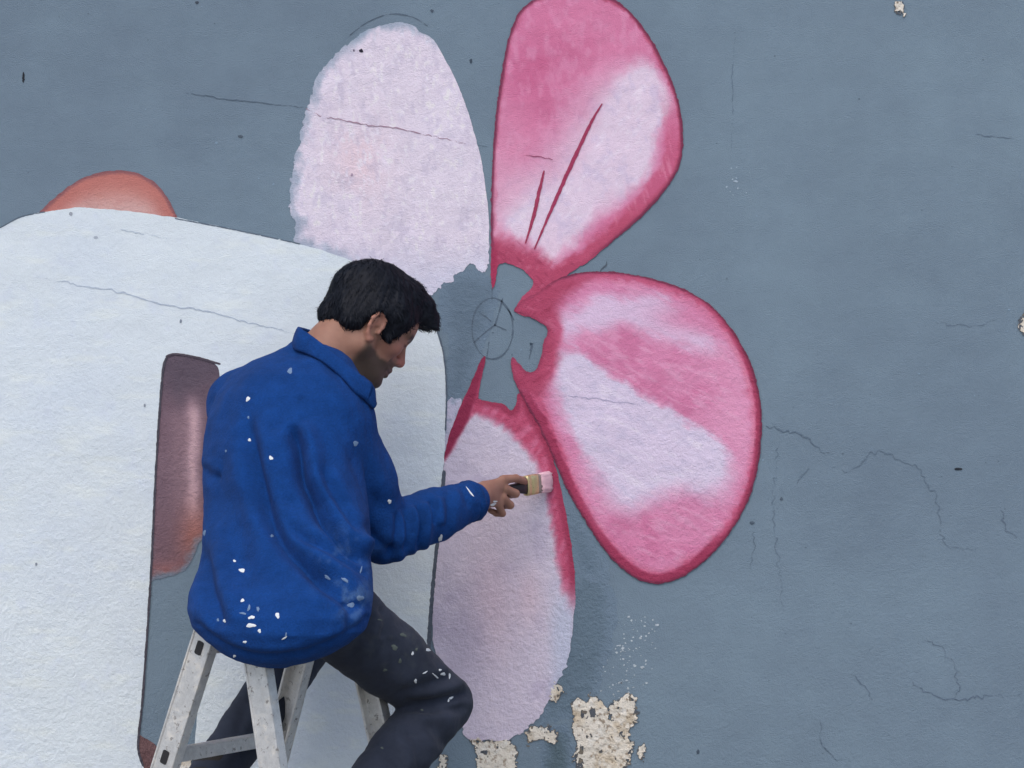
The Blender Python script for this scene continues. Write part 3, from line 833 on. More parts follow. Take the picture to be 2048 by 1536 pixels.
        for ax in range(3):
            o1, o2 = [(1, 2), (2, 0), (0, 1)][ax]
            sl0 = [slice(None)] * 3; sl1 = [slice(None)] * 3
            sl0[ax] = slice(0, -1); sl1[ax] = slice(1, None)
            a = ins[tuple(sl0)]; b = ins[tuple(sl1)]
            E = np.stack(np.nonzero(a != b), 1)
            ok = (E[:, o1] > 0) & (E[:, o2] > 0) & (E[:, o1] < F.shape[o1] - 1) & (E[:, o2] < F.shape[o2] - 1)
            E = E[ok]
            def g(d1, d2):
                q = E.copy(); q[:, o1] += d1; q[:, o2] += d2
                return idx[q[:, 0], q[:, 1], q[:, 2]]
            Q = np.stack([g(-1, -1), g(0, -1), g(0, 0), g(-1, 0)], 1)
            fl = a[E[:, 0], E[:, 1], E[:, 2]]
            Q = np.where(fl[:, None], Q, Q[:, ::-1])
            quads.append(Q)
        Q = np.concatenate(quads)
        for _ in range(smooth):
            V = lap(V, Q)
        return V, Q

def lap(V, Q, f=0.5):
    n = len(V); S = np.zeros((n, 3)); N = np.zeros(n)
    for i in range(4):
        a = Q[:, i]; b = Q[:, (i + 1) % 4]
        for ax in range(3):
            S[:, ax] += np.bincount(a, V[b, ax], n) + np.bincount(b, V[a, ax], n)
        N += np.bincount(a, minlength=n) + np.bincount(b, minlength=n)
    return V + f * (S / np.maximum(N, 1)[:, None] - V)

def vnormals(V, Q):
    n = np.cross(V[Q[:, 2]] - V[Q[:, 0]], V[Q[:, 3]] - V[Q[:, 1]])
    N = np.zeros_like(V)
    for i in range(4):
        for ax in range(3):
            N[:, ax] += np.bincount(Q[:, i], n[:, ax], len(V))
    return N / (np.linalg.norm(N, axis=1)[:, None] + 1e-12)

def az_frame(deg):
    a = R(deg)
    return np.array([math.cos(a), math.sin(a), 0]), np.array([math.sin(a), -math.cos(a), 0])   # forward, right

UPV = np.array([0, 0, 1.0])

# ------------------------------------------------------------------ the painter: skeleton from the photograph
pelvis = P(572, 1205, -0.585)
hipR, hipL = P(636, 1205, -0.61), P(512, 1205, -0.53)
kneeR, kneeL = P(885, 1404, -0.365), P(620, 1278, -0.115)
ankR, ankL = P(690, 1640, -0.66), P(424, 1556, -0.36)
shR, shL = P(671, 836, -0.46), P(486, 812, -0.235)
elR, elL = P(765, 1066, -0.40), P(496, 1070, -0.16)
wrR = P(958, 992, -0.235)
wrL = P(585, 1150, -0.20)
c7 = P(628, 706, -0.365)
headO = P(729, 651, -0.30)
pit_, yaw_ = R(35), R(25)
hf = np.array([math.cos(pit_) * math.cos(yaw_), math.cos(pit_) * math.sin(yaw_), -math.sin(pit_)])
hu = np.array([math.sin(pit_) * math.cos(yaw_), math.sin(pit_) * math.sin(yaw_), math.cos(pit_)])
hr = np.array([math.sin(yaw_), -math.cos(yaw_), 0.0])
def H(f, u, r):
    return headO + hf * f + hu * u + hr * r

# brush and hand frame
tip = P(1104, 962, -0.006)
bd = tip - wrR; HL = np.linalg.norm(bd); bd = bd / HL
bb = np.cross(bd, UPV); bb /= np.linalg.norm(bb)          # back of the hand, towards the camera
bt = np.cross(bb, bd)                                       # thumb side, up
def HD(d, t, b):
    return wrR + bd * d + bt * t + bb * b

# ---------------- body (skin), one continuous surface
hB = 0.0032
pts = np.array([hipR, hipL, kneeR, kneeL, ankR, ankL, shR, shL, elR, elL, wrR, wrL, headO, tip])
lo = pts.min(0) - 0.16; hi = pts.max(0) + 0.16; hi[1] = -0.004
body = Field(lo, hi, hB)
# head
body.ell(H(-0.004, 0.045, 0), (hf, hu, hr), (0.098, 0.090, 0.076), 0.01)
body.cone(H(0.040, 0.005, 0), H(0.062, -0.070, 0), 0.058, 0.036, 0.02)
body.ell(H(0.050, 0.050, 0), (hf, hu, hr), (0.055, 0.050, 0.058), 0.02)
for s_ in (1, -1):
    body.cone(H(0.004, -0.048, s_ * 0.050), H(0.066, -0.086, s_ * 0.014), 0.020, 0.018, 0.02)
    body.cone(H(0.000, -0.010, s_ * 0.056), H(0.004, -0.048, s_ * 0.050), 0.018, 0.02, 0.02)
    body.ell(H(0.066, -0.008, s_ * 0.040), (hf, hu, hr), (0.022, 0.018, 0.020), 0.02)
    body.cone(H(0.097, 0.034, s_ * 0.006), H(0.083, 0.031, s_ * 0.045), 0.009, 0.008, 0.012)
body.ell(H(0.089, -0.087, 0), (hf, hu, hr), (0.016, 0.015, 0.020), 0.012)
for s_ in (1, -1):
    body.ell(H(0.103, 0.010, s_ * 0.030), (hf, hu, hr), (0.016, 0.013, 0.018), 0.012, sub=True)
    body.ell(H(0.082, 0.008, s_ * 0.031), (hf, hu, hr), (0.013, 0.012, 0.014), 0.003)
    body.cone(H(0.094, 0.0125, s_ * 0.022), H(0.088, 0.0125, s_ * 0.042), 0.0045, 0.0045, 0.004)     # upper lid
body.cone(H(0.093, 0.024, 0), H(0.114, -0.016, 0), 0.0085, 0.0105, 0.01)
body.cone(H(0.116, -0.020, 0), H(0.100, -0.028, 0), 0.0095, 0.008, 0.006)
for s_ in (1, -1):
    body.ell(H(0.103, -0.024, s_ * 0.012), (hf, hu, hr), (0.011, 0.008, 0.007), 0.006)
body.cone(H(0.093, -0.040, 0.012), H(0.093, -0.040, -0.012), 0.010, 0.010, 0.012)
for s_ in (1, -1):
    body.cone(H(0.104, -0.0465, 0), H(0.088, -0.0505, s_ * 0.024), 0.0066, 0.004, 0.004)
    body.cone(H(0.101, -0.0605, 0), H(0.086, -0.057, s_ * 0.021), 0.0072, 0.004, 0.004)
# ears
for s_ in (1, -1):
    eo = H(0.000, -0.008, s_ * 0.075); ef, eu, er = hf, hu, hr * s_
    E = lambda f, u, r: eo + ef * f + eu * u + er * r
    ring = [(0.010, -0.006, 0.0), (0.013, 0.010, 0.002), (0.010, 0.026, 0.004), (-0.002, 0.033, 0.007), (-0.015, 0.028, 0.011), (-0.021, 0.012, 0.013), (-0.018, -0.006, 0.010), (-0.010, -0.020, 0.006), (0.000, -0.029, 0.003), (0.006, -0.026, 0.001)]
    body.chain([E(*q) for q in ring], [0.0042] * 8 + [0.0065, 0.006], 0.004)
    body.cone(E(-0.003, 0.020, 0.000), E(-0.006, -0.018, -0.001), 0.013, 0.010, 0.004, flat=(er, 0.42))
    body.chain([E(-0.006, 0.026, 0.004), E(-0.012, 0.012, 0.0065), E(-0.010, -0.004, 0.005)], [0.003, 0.0034, 0.003], 0.004)
    body.ell(E(0.003, -0.002, 0.007), (ef, eu, er), (0.0075, 0.0085, 0.008), 0.003, sub=True)
    body.ell(E(0.0105, -0.004, 0.003), (ef, eu, er), (0.0045, 0.006, 0.005), 0.003)
# neck, trunk, limbs (hidden under the clothes)
nk = H(-0.030, -0.040, 0)
body.cone(nk, c7 + np.array([0.012, 0.01, -0.02]), 0.056, 0.064, 0.03)
body.cone(H(0.02, -0.07, 0), c7 + np.array([0.055, 0.05, -0.05]), 0.038, 0.05, 0.03)
chest = (shR + shL) / 2
tm = (c7 + pelvis) / 2 + np.array([0.01, 0.03, 0])
body.cone(c7 + np.array([0.01, 0.02, -0.06]), tm, 0.066, 0.080, 0.03)
body.cone(tm, pelvis + np.array([0.01, 0.02, 0.02]), 0.080, 0.088, 0.03)
body.cone(shR, shL, 0.044, 0.044, 0.03)
body.cone(hipR, hipL, 0.085, 0.085, 0.04)
body.chain([shR, elR, wrR], [0.045, 0.036, 0.027], 0.02)
body.chain([shL, elL, wrL], [0.050, 0.038, 0.027], 0.02)
body.chain([hipR, kneeR, ankR], [0.068, 0.046, 0.036], 0.03)
body.chain([hipL, kneeL, ankL], [0.068, 0.046, 0.036], 0.03)
def foot(ank, deg, drop):
    f, r_ = az_frame(deg); d = f * math.cos(drop) - UPV * math.sin(drop); n = f * math.sin(drop) + UPV * math.cos(drop)
    return f, r_, d, n, ank - d * 0.05 - n * 0.045, ank + d * 0.13 - n * 0.058
for ank, deg, dr in ((ankR, 42, R(4)), (ankL, 60, R(28))):
    f, r_, d, n, heel, ball = foot(ank, deg, dr)
    body.chain([ank, ank + d * 0.04 - n * 0.03, ball], [0.036, 0.036, 0.024], 0.02)
    body.cone(ank, heel, 0.034, 0.028, 0.02)
# right hand
body.chain([HD(-0.02, 0, 0), HD(0.03, 0.0, 0.0)], [0.026, 0.026], 0.012, flat=(bb, 0.72))
body.cone(HD(0.030, 0.006, 0), HD(0.086, 0.017, 0.002), 0.023, 0.016, 0.014, flat=(bb, 0.60))
body.cone(HD(0.028, -0.006, 0), HD(0.076, -0.020, 0.000), 0.022, 0.015, 0.014, flat=(bb, 0.62))
def finger(pts, rads):
    body.chain([HD(*q) for q in pts], rads, 0.0045)
finger([(0.088, 0.026, 0.003), (0.131, 0.024, 0.008), (0.157, 0.017, 0.006), (0.176, 0.010, 0.001)], [0.0105, 0.0090, 0.0082, 0.0070])
finger([(0.090, 0.006, 0.004), (0.128, -0.010, 0.007), (0.140, -0.014, -0.014), (0.122, -0.012, -0.026)], [0.0108, 0.0095, 0.0085, 0.0072])
finger([(0.083, -0.013, 0.003), (0.110, -0.034, 0.004), (0.112, -0.036, -0.018), (0.094, -0.030, -0.026)], [0.0100, 0.0088, 0.0080, 0.0070])
finger([(0.070, -0.028, 0.000), (0.087, -0.050, -0.002), (0.086, -0.050, -0.018), (0.072, -0.042, -0.025)], [0.0090, 0.0078, 0.0072, 0.0064])
finger([(0.030, 0.008, -0.016), (0.066, 0.012, -0.034), (0.102, 0.010, -0.040), (0.132, 0.004, -0.034)], [0.0150, 0.0125, 0.0100, 0.0085])
# left hand, resting on the left thigh
ld = (kneeL - hipL); ld /= np.linalg.norm(ld)
wl_ = wrL; tgt = hipL + (kneeL - hipL) * 0.62 + UPV * 0.095
ldir = (tgt - wl_); ldir /= np.linalg.norm(ldir)
lb = np.cross(ldir, UPV); lb /= np.linalg.norm(lb); lt = np.cross(lb, ldir)
def LD(d, s, n): return wl_ + ldir * d + lb * s + lt * n
body.cone(LD(0.0, 0, 0), LD(0.085, 0, 0), 0.026, 0.036, 0.014, flat=(lt, 0.42))
for i, (s0, L_) in enumerate(((-0.027, 0.075), (-0.009, 0.085), (0.010, 0.078), (0.027, 0.06))):
    body.chain([LD(0.085, s0, 0), LD(0.085 + L_ * .55, s0 * 1.25, 0.004), LD(0.085 + L_, s0 * 1.35, -0.016)], [0.0098, 0.0088, 0.0072], 0.004)
body.chain([LD(0.025, -0.028, -0.004), LD(0.060, -0.050, -0.006), LD(0.092, -0.056, -0.012)], [0.014, 0.011, 0.0085], 0.006)

bV, bQ = body.mesh(1)
del body
# skin colours from position in the head frame
rel = bV - headO
cf, cu, cr = rel @ hf, rel @ hu, rel @ hr
isw = np.linalg.norm(bV - headO, axis=1) < 0.19
skin = flat(cf, C(150, 111, 94))
nn = fbm(cf * 60, cu * 60 + cr * 40, 501)
skin = mixc(skin, C(138, 98, 84), sstep(-0.2, 0.6, nn) * 0.5)
face = isw & (cf > 0.03)
skin = mixc(skin, C(170, 112, 102), np.where(face, np.exp(-(((cf - 0.075) / 0.03) ** 2 + ((cu + 0.012) / 0.022) ** 2)), 0) * 0.55)
skin = mixc(skin, C(176, 108, 98), np.where(isw & (cf > 0.10), np.exp(-((cu + 0.02) / 0.02) ** 2), 0) * 0.6)
# stubble beard: jaw, cheeks below the ear-to-mouth line, moustache, upper neck
bl = cu + 0.034 + 0.22 * (0.055 - cf) * (cf < 0.055) + 0.012 * np.sin(np.clip((cf - 0.03) / 0.06, 0, 1) * np.pi)
beard = np.where(isw, sstep(0.004, -0.006, bl + 0.006 * nn) * sstep(-0.006, 0.012, cf), 0)
beard = np.maximum(beard, np.where(isw & (cf > 0.08), np.exp(-((cu + 0.037) / 0.007) ** 2), 0) * 0.9)
beard *= np.where(isw, sstep(-0.128, -0.108, cu), 0)
side = np.where(isw, sstep(0.010, 0.016, cf) * sstep(0.034, 0.026, cf) * sstep(0.02, -0.0, cu) * sstep(-0.06, -0.03, cu), 0)
skin = mixc(skin, C(62, 54, 48), np.clip(beard * 0.80, 0, 1))
lips = np.where(isw & (cf > 0.078), np.exp(-((cu + 0.053) / 0.0075) ** 2) * sstep(0.026, 0.018, np.abs(cr)), 0)
skin = mixc(skin, C(132, 90, 82), lips * 0.7)
skin = mixc(skin, C(52, 30, 30), np.where(isw & (cf > 0.076), np.exp(-((cu + 0.0535) / 0.0022) ** 2) * sstep(0.026, 0.02, np.abs(cr)), 0) * 0.8)
brow = np.where(isw & (cf > 0.06), np.exp(-((cu - 0.033 + 0.12 * np.abs(np.abs(cr) - 0.03)) / 0.0065) ** 2) * sstep(0.008, 0.014, np.abs(cr)) * sstep(0.058, 0.048, np.abs(cr)), 0)
skin = mixc(skin, C(28, 24, 24), brow * 0.95)
lash = np.where(isw & (cf > 0.06), np.exp(-((cu - 0.0085) / 0.0034) ** 2) * sstep(0.016, 0.02, np.abs(cr)) * sstep(0.048, 0.042, np.abs(cr)), 0)
skin = mixc(skin, C(30, 24, 24), lash * 0.85)
earr = isw & (np.abs(cr) > 0.079)
skin = mixc(skin, C(168, 116, 102), np.where(earr, 0.6, 0))
# white smear of paint across the little finger
hd = bV - wrR; q1, q2 = hd @ bd, hd @ bt
person = mesh_obj('person', bV, bQ, M_skin, None, np.clip(lin(skin) * 1.06, 0, 0.8), smooth=True)
setp(person, 'man in a blue fleece jacket seated on the stepladder, painting the flower', 'person')

# ---------------- jacket
hJ = 0.0036
def row(py, L, Rr, y, ratio=0.70, az=45):
    f, r_ = az_frame(az)
    a = P(L, py, y); b = P(Rr, py, y)
    hw = (b[0] - a[0]) / 2
    A = hw / math.sqrt(r_[0] ** 2 + (ratio * f[0]) ** 2)
    return ((a[2]), (a[0] + b[0]) / 2, y, A, A * ratio, R(az))
rows = [row(690, 590, 668, -0.365), row(704, 560, 690, -0.365), row(722, 500, 706, -0.365, .64), row(750, 452, 722, -0.37, .64), row(790, 424, 728, -0.385, .66), row(850, 408, 730, -0.41, .68),
        row(920, 400, 732, -0.44), row(1000, 402, 738, -0.475), row(1080, 399, 744, -0.54), row(1140, 389, 748, -0.585), row(1185, 376, 748, -0.63), row(1222, 371, 746, -0.655, .74),
        row(1255, 382, 733, -0.675, .76), row(1282, 408, 704, -0.69, .8), row(1304, 440, 666, -0.70, .84), row(1320, 474, 626, -0.71, .9), row(1331, 512, 580, -0.715, 1.0)]
allp = np.array([[q[1] - q[3], q[2] - q[3], q[0]] for q in rows] + [[q[1] + q[3], q[2] + q[3], q[0]] for q in rows] + [wrR, elR, shR, shL, elL, wrL])
lo = allp.min(0) - 0.06; hi = allp.max(0) + 0.06; hi[1] = min(hi[1], -0.05)
J = Field(lo, hi, hJ)
rows = rows
J.loft(rows, 0.02)
J.cone(shL, elL, 0.066, 0.062, 0.03); J.cone(elL, wrL, 0.062, 0.044, 0.03)
J.cone(shR, shL, 0.068, 0.066, 0.05)
J.cone(c7 + np.array([-.015, 0, -.045]), shR + UPV * 0.006, 0.052, 0.064, 0.04); J.cone(c7 + np.array([-.02, 0, -.03]), shL + UPV * 0.010, 0.050, 0.060, 0.04)
mid = shR * .45 + elR * .55
J.cone(shR, mid, 0.074, 0.075, 0.022); J.cone(mid, elR, 0.074, 0.062, 0.016)
fm = elR * .5 + wrR * .5
we = wrR - (wrR - elR) / np.linalg.norm(wrR - elR) * 0.026
J.cone(elR, fm - UPV * .003, 0.064, 0.058, 0.012); J.cone(fm - UPV * .003, we - UPV * .004, 0.058, 0.045, 0.012)
cu0 = wrR - bd * 0.012; fa = (wrR - elR); fa /= np.linalg.norm(fa)
J.cone(nk + hu * 0.03, c7 + np.array([0.028, 0.02, -0.035]), 0.068, 0.070, 0.008, sub=True)
jV, jQ = J.mesh(2)
del J
# folds of the cloth, laid where the photograph shows them, as real relief of the surface
jN = vnormals(jV, jQ)
px, py = to_px(jV)
facing = sstep(-0.05, 0.35, -jN[:, 1])
disp = np.zeros(len(jV))
def fold(pts, w, depth, asym=0.6, fade=0.25):
    """valley along pts with a ridge beside it (to its left walking along the line)"""
    w = w * 1.65; depth = depth * 1.75
    pl = catmull(pts, False, 5)
    sel = (px > pl[:, 0].min() - 4 * w) & (px < pl[:, 0].max() + 4 * w) & (py > pl[:, 1].min() - 4 * w) & (py < pl[:, 1].max() + 4 * w)
    X, Y = px[sel], py[sel]
    d, t = pdist(X, Y, pl, False)
    n = len(pl) - 1; i = np.clip((t * n).astype(int), 0, n - 1)
    tx, ty = (pl[i + 1] - pl[i]).T
    sgn = np.sign((X - pl[i, 0]) * ty - (Y - pl[i, 1]) * tx)
    s = d * sgn / w
    e = sstep(0, fade, t) * sstep(1, 1 - fade, t)
    prof = -np.exp(-(s / 0.7) ** 2) + asym * np.exp(-((s - 1.5) / 1.0) ** 2) + asym * 0.5 * np.exp(-((s + 1.7) / 1.0) ** 2)
    disp[sel] += depth * prof * e * facing[sel]
fold([(496,800),(500,860),(512,930),(530,1000),(550,1060),(580,1105),(630,1145),(690,1190),(735,1225)], 12, 0.014)
fold([(582,845),(598,900),(606,955),(622,990),(655,1050),(695,1098),(742,1130)], 10.5, 0.018, 0.7, 0.12)
fold([(560,1030),(600,1075),(650,1105),(700,1135),(745,1150)], 9, 0.008)
fold([(600,1120),(640,1165),(690,1205),(740,1215)], 10, 0.005)
fold([(486,708),(455,745),(428,790),(414,830)], 14, 0.006)
fold([(520,700),(480,750),(462,800),(455,860)], 16, 0.004)
fold([(402,1080),(414,1150),(428,1210),(446,1262)], 13, 0.011)
fold([(470,960),(474,1040),(482,1110),(500,1180)], 20, 0.004)
fold([(440,900),(436,980),(440,1060)], 18, 0.004)
fold([(640,930),(660,985),(690,1040),(725,1090)], 9, 0.008)
fold([(700,880),(720,940),(745,990),(770,1030)], 14, 0.005)
fold([(806,1012),(814,1044),(812,1078),(800,1106)], 6, 0.010, .8)
fold([(790,1018),(796,1050),(788,1090),(772,1118)], 6.5, 0.008, .8)
fold([(832,1006),(840,1036),(836,1070),(826,1098)], 6, 0.009, .8)
fold([(860,996),(868,1024),(866,1052)], 6, 0.006, .8)
fold([(890,982),(898,1010),(898,1036),(890,1062)], 7, 0.0035, .8)
fold([(918,966),(930,990),(938,1020)], 6, 0.003, .8)
fold([(720,1040),(750,1080),(800,1112)], 9, 0.004)
fold([(390,1238),(430,1280),(490,1306),(540,1312),(600,1306),(660,1284),(712,1254),(738,1226)], 6, 0.0035, .5, 0.05)
fold([(690,1190),(700,1230),(690,1262)], 8, 0.004)
fold([(640,720),(690,750),(720,790),(738,830)], 12, 0.003)
fold([(400,930),(420,950),(440,955)], 8, 0.004)
nz_ = fbm(jV[:, 0] * 16 + jV[:, 1] * 12, jV[:, 2] * 7, 601) * 0.0042 + fbm(jV[:, 0] * 40 + jV[:, 1] * 33, jV[:, 2] * 26, 602) * 0.0016
disp += nz_
jV = jV + jN * disp[:, None]
jV = lap(jV, jQ, 0.4)
jn = fbm(jV[:, 0] * 9 + jV[:, 1] * 7, jV[:, 2] * 8, 611)
jc = np.tile(C(0.0062, 0.048, 0.205), (len(jV), 1))
jc = jc * (1 + 0.18 * jn)[:, None]
# dusty, paint-rubbed flank
px, py = to_px(jV)
rub = np.exp(-(((px - 712) / 46) ** 2 + ((py - 1200 - 0.2 * (px - 712)) / 40) ** 2)) + 0.6 * np.exp(-(((px - 640) / 30) ** 2 + ((py - 1140) / 20) ** 2))
rub += 0.5 * np.exp(-(((px - 690) / 60) ** 2 + ((py - 1110) / 50) ** 2))
rub *= sstep(-0.05, 0.5, fbm(px / 16, py / 22, 612)) * (jV[:, 1] < -0.4)
jc = mixc(jc, C(0.10, 0.19, 0.36), np.clip(rub, 0, 1) * 0.55)
jacket = mesh_obj('jacket', jV, jQ, M_fleece, person, jc, smooth=True)
setp(jacket, label='royal blue fleece jacket spotted with white paint')

# collar: a standing band around the neck, open at the front with a turned tip
def ribbon(name, lower, upper, thick, mat, parent, cols):
    """thick band between two open polylines"""
    a = np.array(lower, float); b = np.array(upper, float)
    def sm(p):
        out = []
        n = len(p)
        for i in range(n - 1):
            p0, p1, p2, p3 = p[max(i - 1, 0)], p[i], p[i + 1], p[min(i + 2, n - 1)]
            for j in range(6):
                t = j / 6
                out.append(0.5 * ((2 * p1) + (-p0 + p2) * t + (2 * p0 - 5 * p1 + 4 * p2 - p3) * t * t + (-p0 + 3 * p1 - 3 * p2 + p3) * t ** 3))
        out.append(p[-1]); return np.array(out)
    a, b = sm(a), sm(b); m = len(a); k = 8
    ring = []
    for j in range(k + 1):
        t = j / k
        mid_ = a * (1 - t) + b * t
        ring.append(mid_)
    G = np.array(ring)                        # (k+1, m, 3)
    cen = G.mean((0, 1))
    du = np.gradient(G, axis=1); dv = np.gradient(G, axis=0)
    N = np.cross(du, dv); N /= np.linalg.norm(N, axis=2)[..., None] + 1e-9
    if ((G - cen) * N).sum() < 0: N = -N
    bulge = np.sin(np.linspace(0, math.pi, k + 1))[:, None, None]
    wob = fbm(np.linspace(0, 8, m)[None, :].repeat(k + 1, 0), np.linspace(0, 2, k + 1)[:, None].repeat(m, 1), 621)[..., None]
    Go = G + N * (thick * 0.5 + 0.003 * bulge + 0.0025 * wob); Gi = G - N * (thick * 0.5)
    V = np.concatenate([Go.reshape(-1, 3), Gi.reshape(-1, 3)]); n0 = (k + 1) * m
    F = []
    for j in range(k):
        for i in range(m - 1):
            q = j * m + i
            F.append((q, q + 1, q + m + 1, q + m)); F.append((n0 + q, n0 + q + m, n0 + q + m + 1, n0 + q + 1))
    for i in range(m - 1):
        F.append((i, n0 + i, n0 + i + 1, i + 1)); q = k * m + i; F.append((q, q + 1, n0 + q + 1, n0 + q))
    for j in range(k):
        q = j * m; F.append((q, q + m, n0 + q + m, n0 + q)); q = j * m + m - 1; F.append((q, n0 + q, n0 + q + m, q + m))
    o = mesh_obj(name, V, F, mat, parent, np.tile(cols, (len(V), 1)), smooth=True)
    return o
BJ0 = BVHTree.FromPolygons([Vector(v) for v in jV.tolist()], [tuple(q) for q in jQ.tolist()])
def on_jacket(px_, py_, out=0.004, dflt=-0.40):
    e0 = Vector((0, CAM_Y, CAM_Z)); d0 = Vector(P(px_, py_, -0.3)) - e0; d0.normalize()
    l0, n0, _, _ = BJ0.ray_cast(e0, d0)
    return P(px_, py_, (l0.y if l0 is not None else dflt) - out)
near_l = [on_jacket(716, 790) + np.array([.016, .012, -.012]), on_jacket(710, 785), on_jacket(686, 758), on_jacket(650, 728), on_jacket(618, 710), on_jacket(592, 700)]
near_u = [P(744, 770, near_l[0][1] + .012), P(716, 748, near_l[1][1] + .022), P(686, 722, near_l[2][1] + .026), P(651, 695, near_l[3][1] + .026), P(620, 669, near_l[4][1] + .022), P(601, 657, near_l[5][1] + .02)]
print('collar y', [round(float(q[1]), 3) for q in near_l])
far_l = [P(590, 692, -0.315), P(625, 700, -0.26), P(690, 740, -0.235), P(735, 790, -0.27)]
far_u = [P(608, 657, -0.315), P(645, 672, -0.27), P(700, 715, -0.245), P(738, 765, -0.27)]
collar = ribbon('collar', near_l + far_l, near_u + far_u, 0.010, M_fleece, jacket, C(0.006, 0.045, 0.19))
y0 = float(near_l[0][1])
l2 = [P(712, 776, y0 - .006), P(730, 800, y0 - .004), P(747, 818, y0 + .004)]
u2 = [P(724, 752, y0 + .012), P(745, 772, y0 + .018), P(751, 804, y0 + .016)]
tipc = ribbon('collar_tip', l2, u2, 0.008, M_fleece, jacket, C(0.005, 0.036, 0.15))

# cuff band of the sleeve
def torus_band(name, c, axis, rad, hw, thick, mat, parent, cols, squash=1.0):
    axis = axis / np.linalg.norm(axis); u = np.cross(axis, UPV); u /= np.linalg.norm(u); w = np.cross(u, axis)
    V = []; n = 40; prof = [(-hw, 0), (-hw, thick), (-hw * .4, thick * 1.35), (hw * .4, thick * 1.35), (hw, thick), (hw, 0), (hw * .6, -thick), (-hw * .6, -thick)]
    for i in range(n):
        t = 2 * math.pi * i / n
        e = math.cos(t) * u + math.sin(t) * w * squash
        for (a, r) in prof:
            V.append(c + axis * a + e * (rad + r + 0.0012 * math.sin(5 * t + a * 400)))
    m = len(prof); F = []
    for i in range(n):
        for j in range(m):
            F.append((i * m + j, i * m + (j + 1) % m, ((i + 1) % n) * m + (j + 1) % m, ((i + 1) % n) * m + j))
    return mesh_obj(name, V, F, mat, parent, np.tile(cols, (len(V), 1)), smooth=True)
torus_band('cuff', wrR - fa * 0.024 - UPV * .004, fa, 0.0420, 0.010, 0.0035, M_fleece, jacket, C(0.006, 0.044, 0.185))
fl = wrL - elL
torus_band('cuff', wrL + fl * 0.04, fl, 0.040, 0.010, 0.0035, M_fleece, jacket, C(0.006, 0.044, 0.185))

# ---------------- trousers
hT = 0.0042
tp = np.array([hipR, hipL, kneeR, kneeL, ankR, ankL, pelvis])
lo = tp.min(0) - 0.13; hi = tp.max(0) + 0.13; hi[1] = -0.03
T = Field(lo, hi, hT)
T.cone(hipR, hipL, 0.086, 0.086, 0.04)
T.cone(pelvis + UPV * 0.04 + np.array([.02,.03,0]), pelvis+ np.array([.02,.03,0]), 0.10, 0.105, 0.04)
thm = hipR * .45 + kneeR * .55
T.cone(hipR, thm, 0.092, 0.080, 0.03); T.cone(thm, kneeR, 0.080, 0.063, 0.012)
shm = kneeR * .55 + ankR * .45
T.cone(kneeR, shm, 0.063, 0.066, 0.008); T.cone(shm, ankR, 0.066, 0.055, 0.01)
thl = hipL * .45 + kneeL * .55
T.cone(hipL, thl, 0.088, 0.074, 0.03); T.cone(thl, kneeL, 0.074, 0.060, 0.012)
T.cone(kneeL, kneeL * .55 + ankL * .45, 0.060, 0.060, 0.01); T.cone(kneeL * .55 + ankL * .45, ankL, 0.060, 0.054, 0.01)
tV, tQ = T.mesh(2)
del T
tN = vnormals(tV, tQ); px, py = to_px(tV); facing = sstep(-0.05, 0.3, -tN[:, 1]); disp = np.zeros(len(tV))
fold([(800,1405),(850,1404),(900,1396),(946,1380)], 9, 0.008, .7)
fold([(806,1420),(850,1424),(900,1420),(940,1412)], 7, 0.005, .7)
fold([(780,1390),(830,1376),(880,1362),(925,1348)], 9, 0.004, .7)
fold([(690,1330),(720,1290),(735,1250),(742,1215)], 12, 0.006)
fold([(730,1350),(760,1300),(790,1255),(800,1225)], 14, 0.004)
fold([(760,1210),(770,1245),(765,1280)], 8, 0.005)
fold([(850,1440),(880,1470),(890,1500)], 12, 0.005)
fold([(800,1440),(830,1480),(840,1536),(820,1580)], 14, 0.005)
fold([(760,1480),(790,1510),(800,1550)], 12, 0.004)
fold([(520,1370),(490,1420),(470,1480)], 12, 0.005)
fold([(560,1400),(520,1440),(480,1500)], 10, 0.004)
disp += fbm(tV[:, 0] * 18 + tV[:, 1] * 14, tV[:, 2] * 16, 701) * 0.0035 + fbm(tV[:, 0] * 50, tV[:, 2] * 50 + tV[:, 1] * 40, 702) * 0.0014
tV = tV + tN * disp[:, None]; tV = lap(tV, tQ, 0.4)
tc_ = np.tile(C(0.029, 0.036, 0.056), (len(tV), 1)) * (1 + 0.25 * fbm(tV[:, 0] * 14 + tV[:, 1] * 9, tV[:, 2] * 14, 703))[:, None]
dust = np.exp(-(((px - 800) / 70) ** 2 + ((py - 1290) / 50) ** 2)) * sstep(0.0, 0.6, fbm(px / 14, py / 14, 704))
tc_ = mixc(tc_, C(0.07, 0.08, 0.085), np.clip(dust, 0, 1) * 0.5)
trousers = mesh_obj('trousers', tV, tQ, M_trouser, person, tc_, smooth=True)
setp(trousers, label='dark navy work trousers with white paint flecks on the thigh')

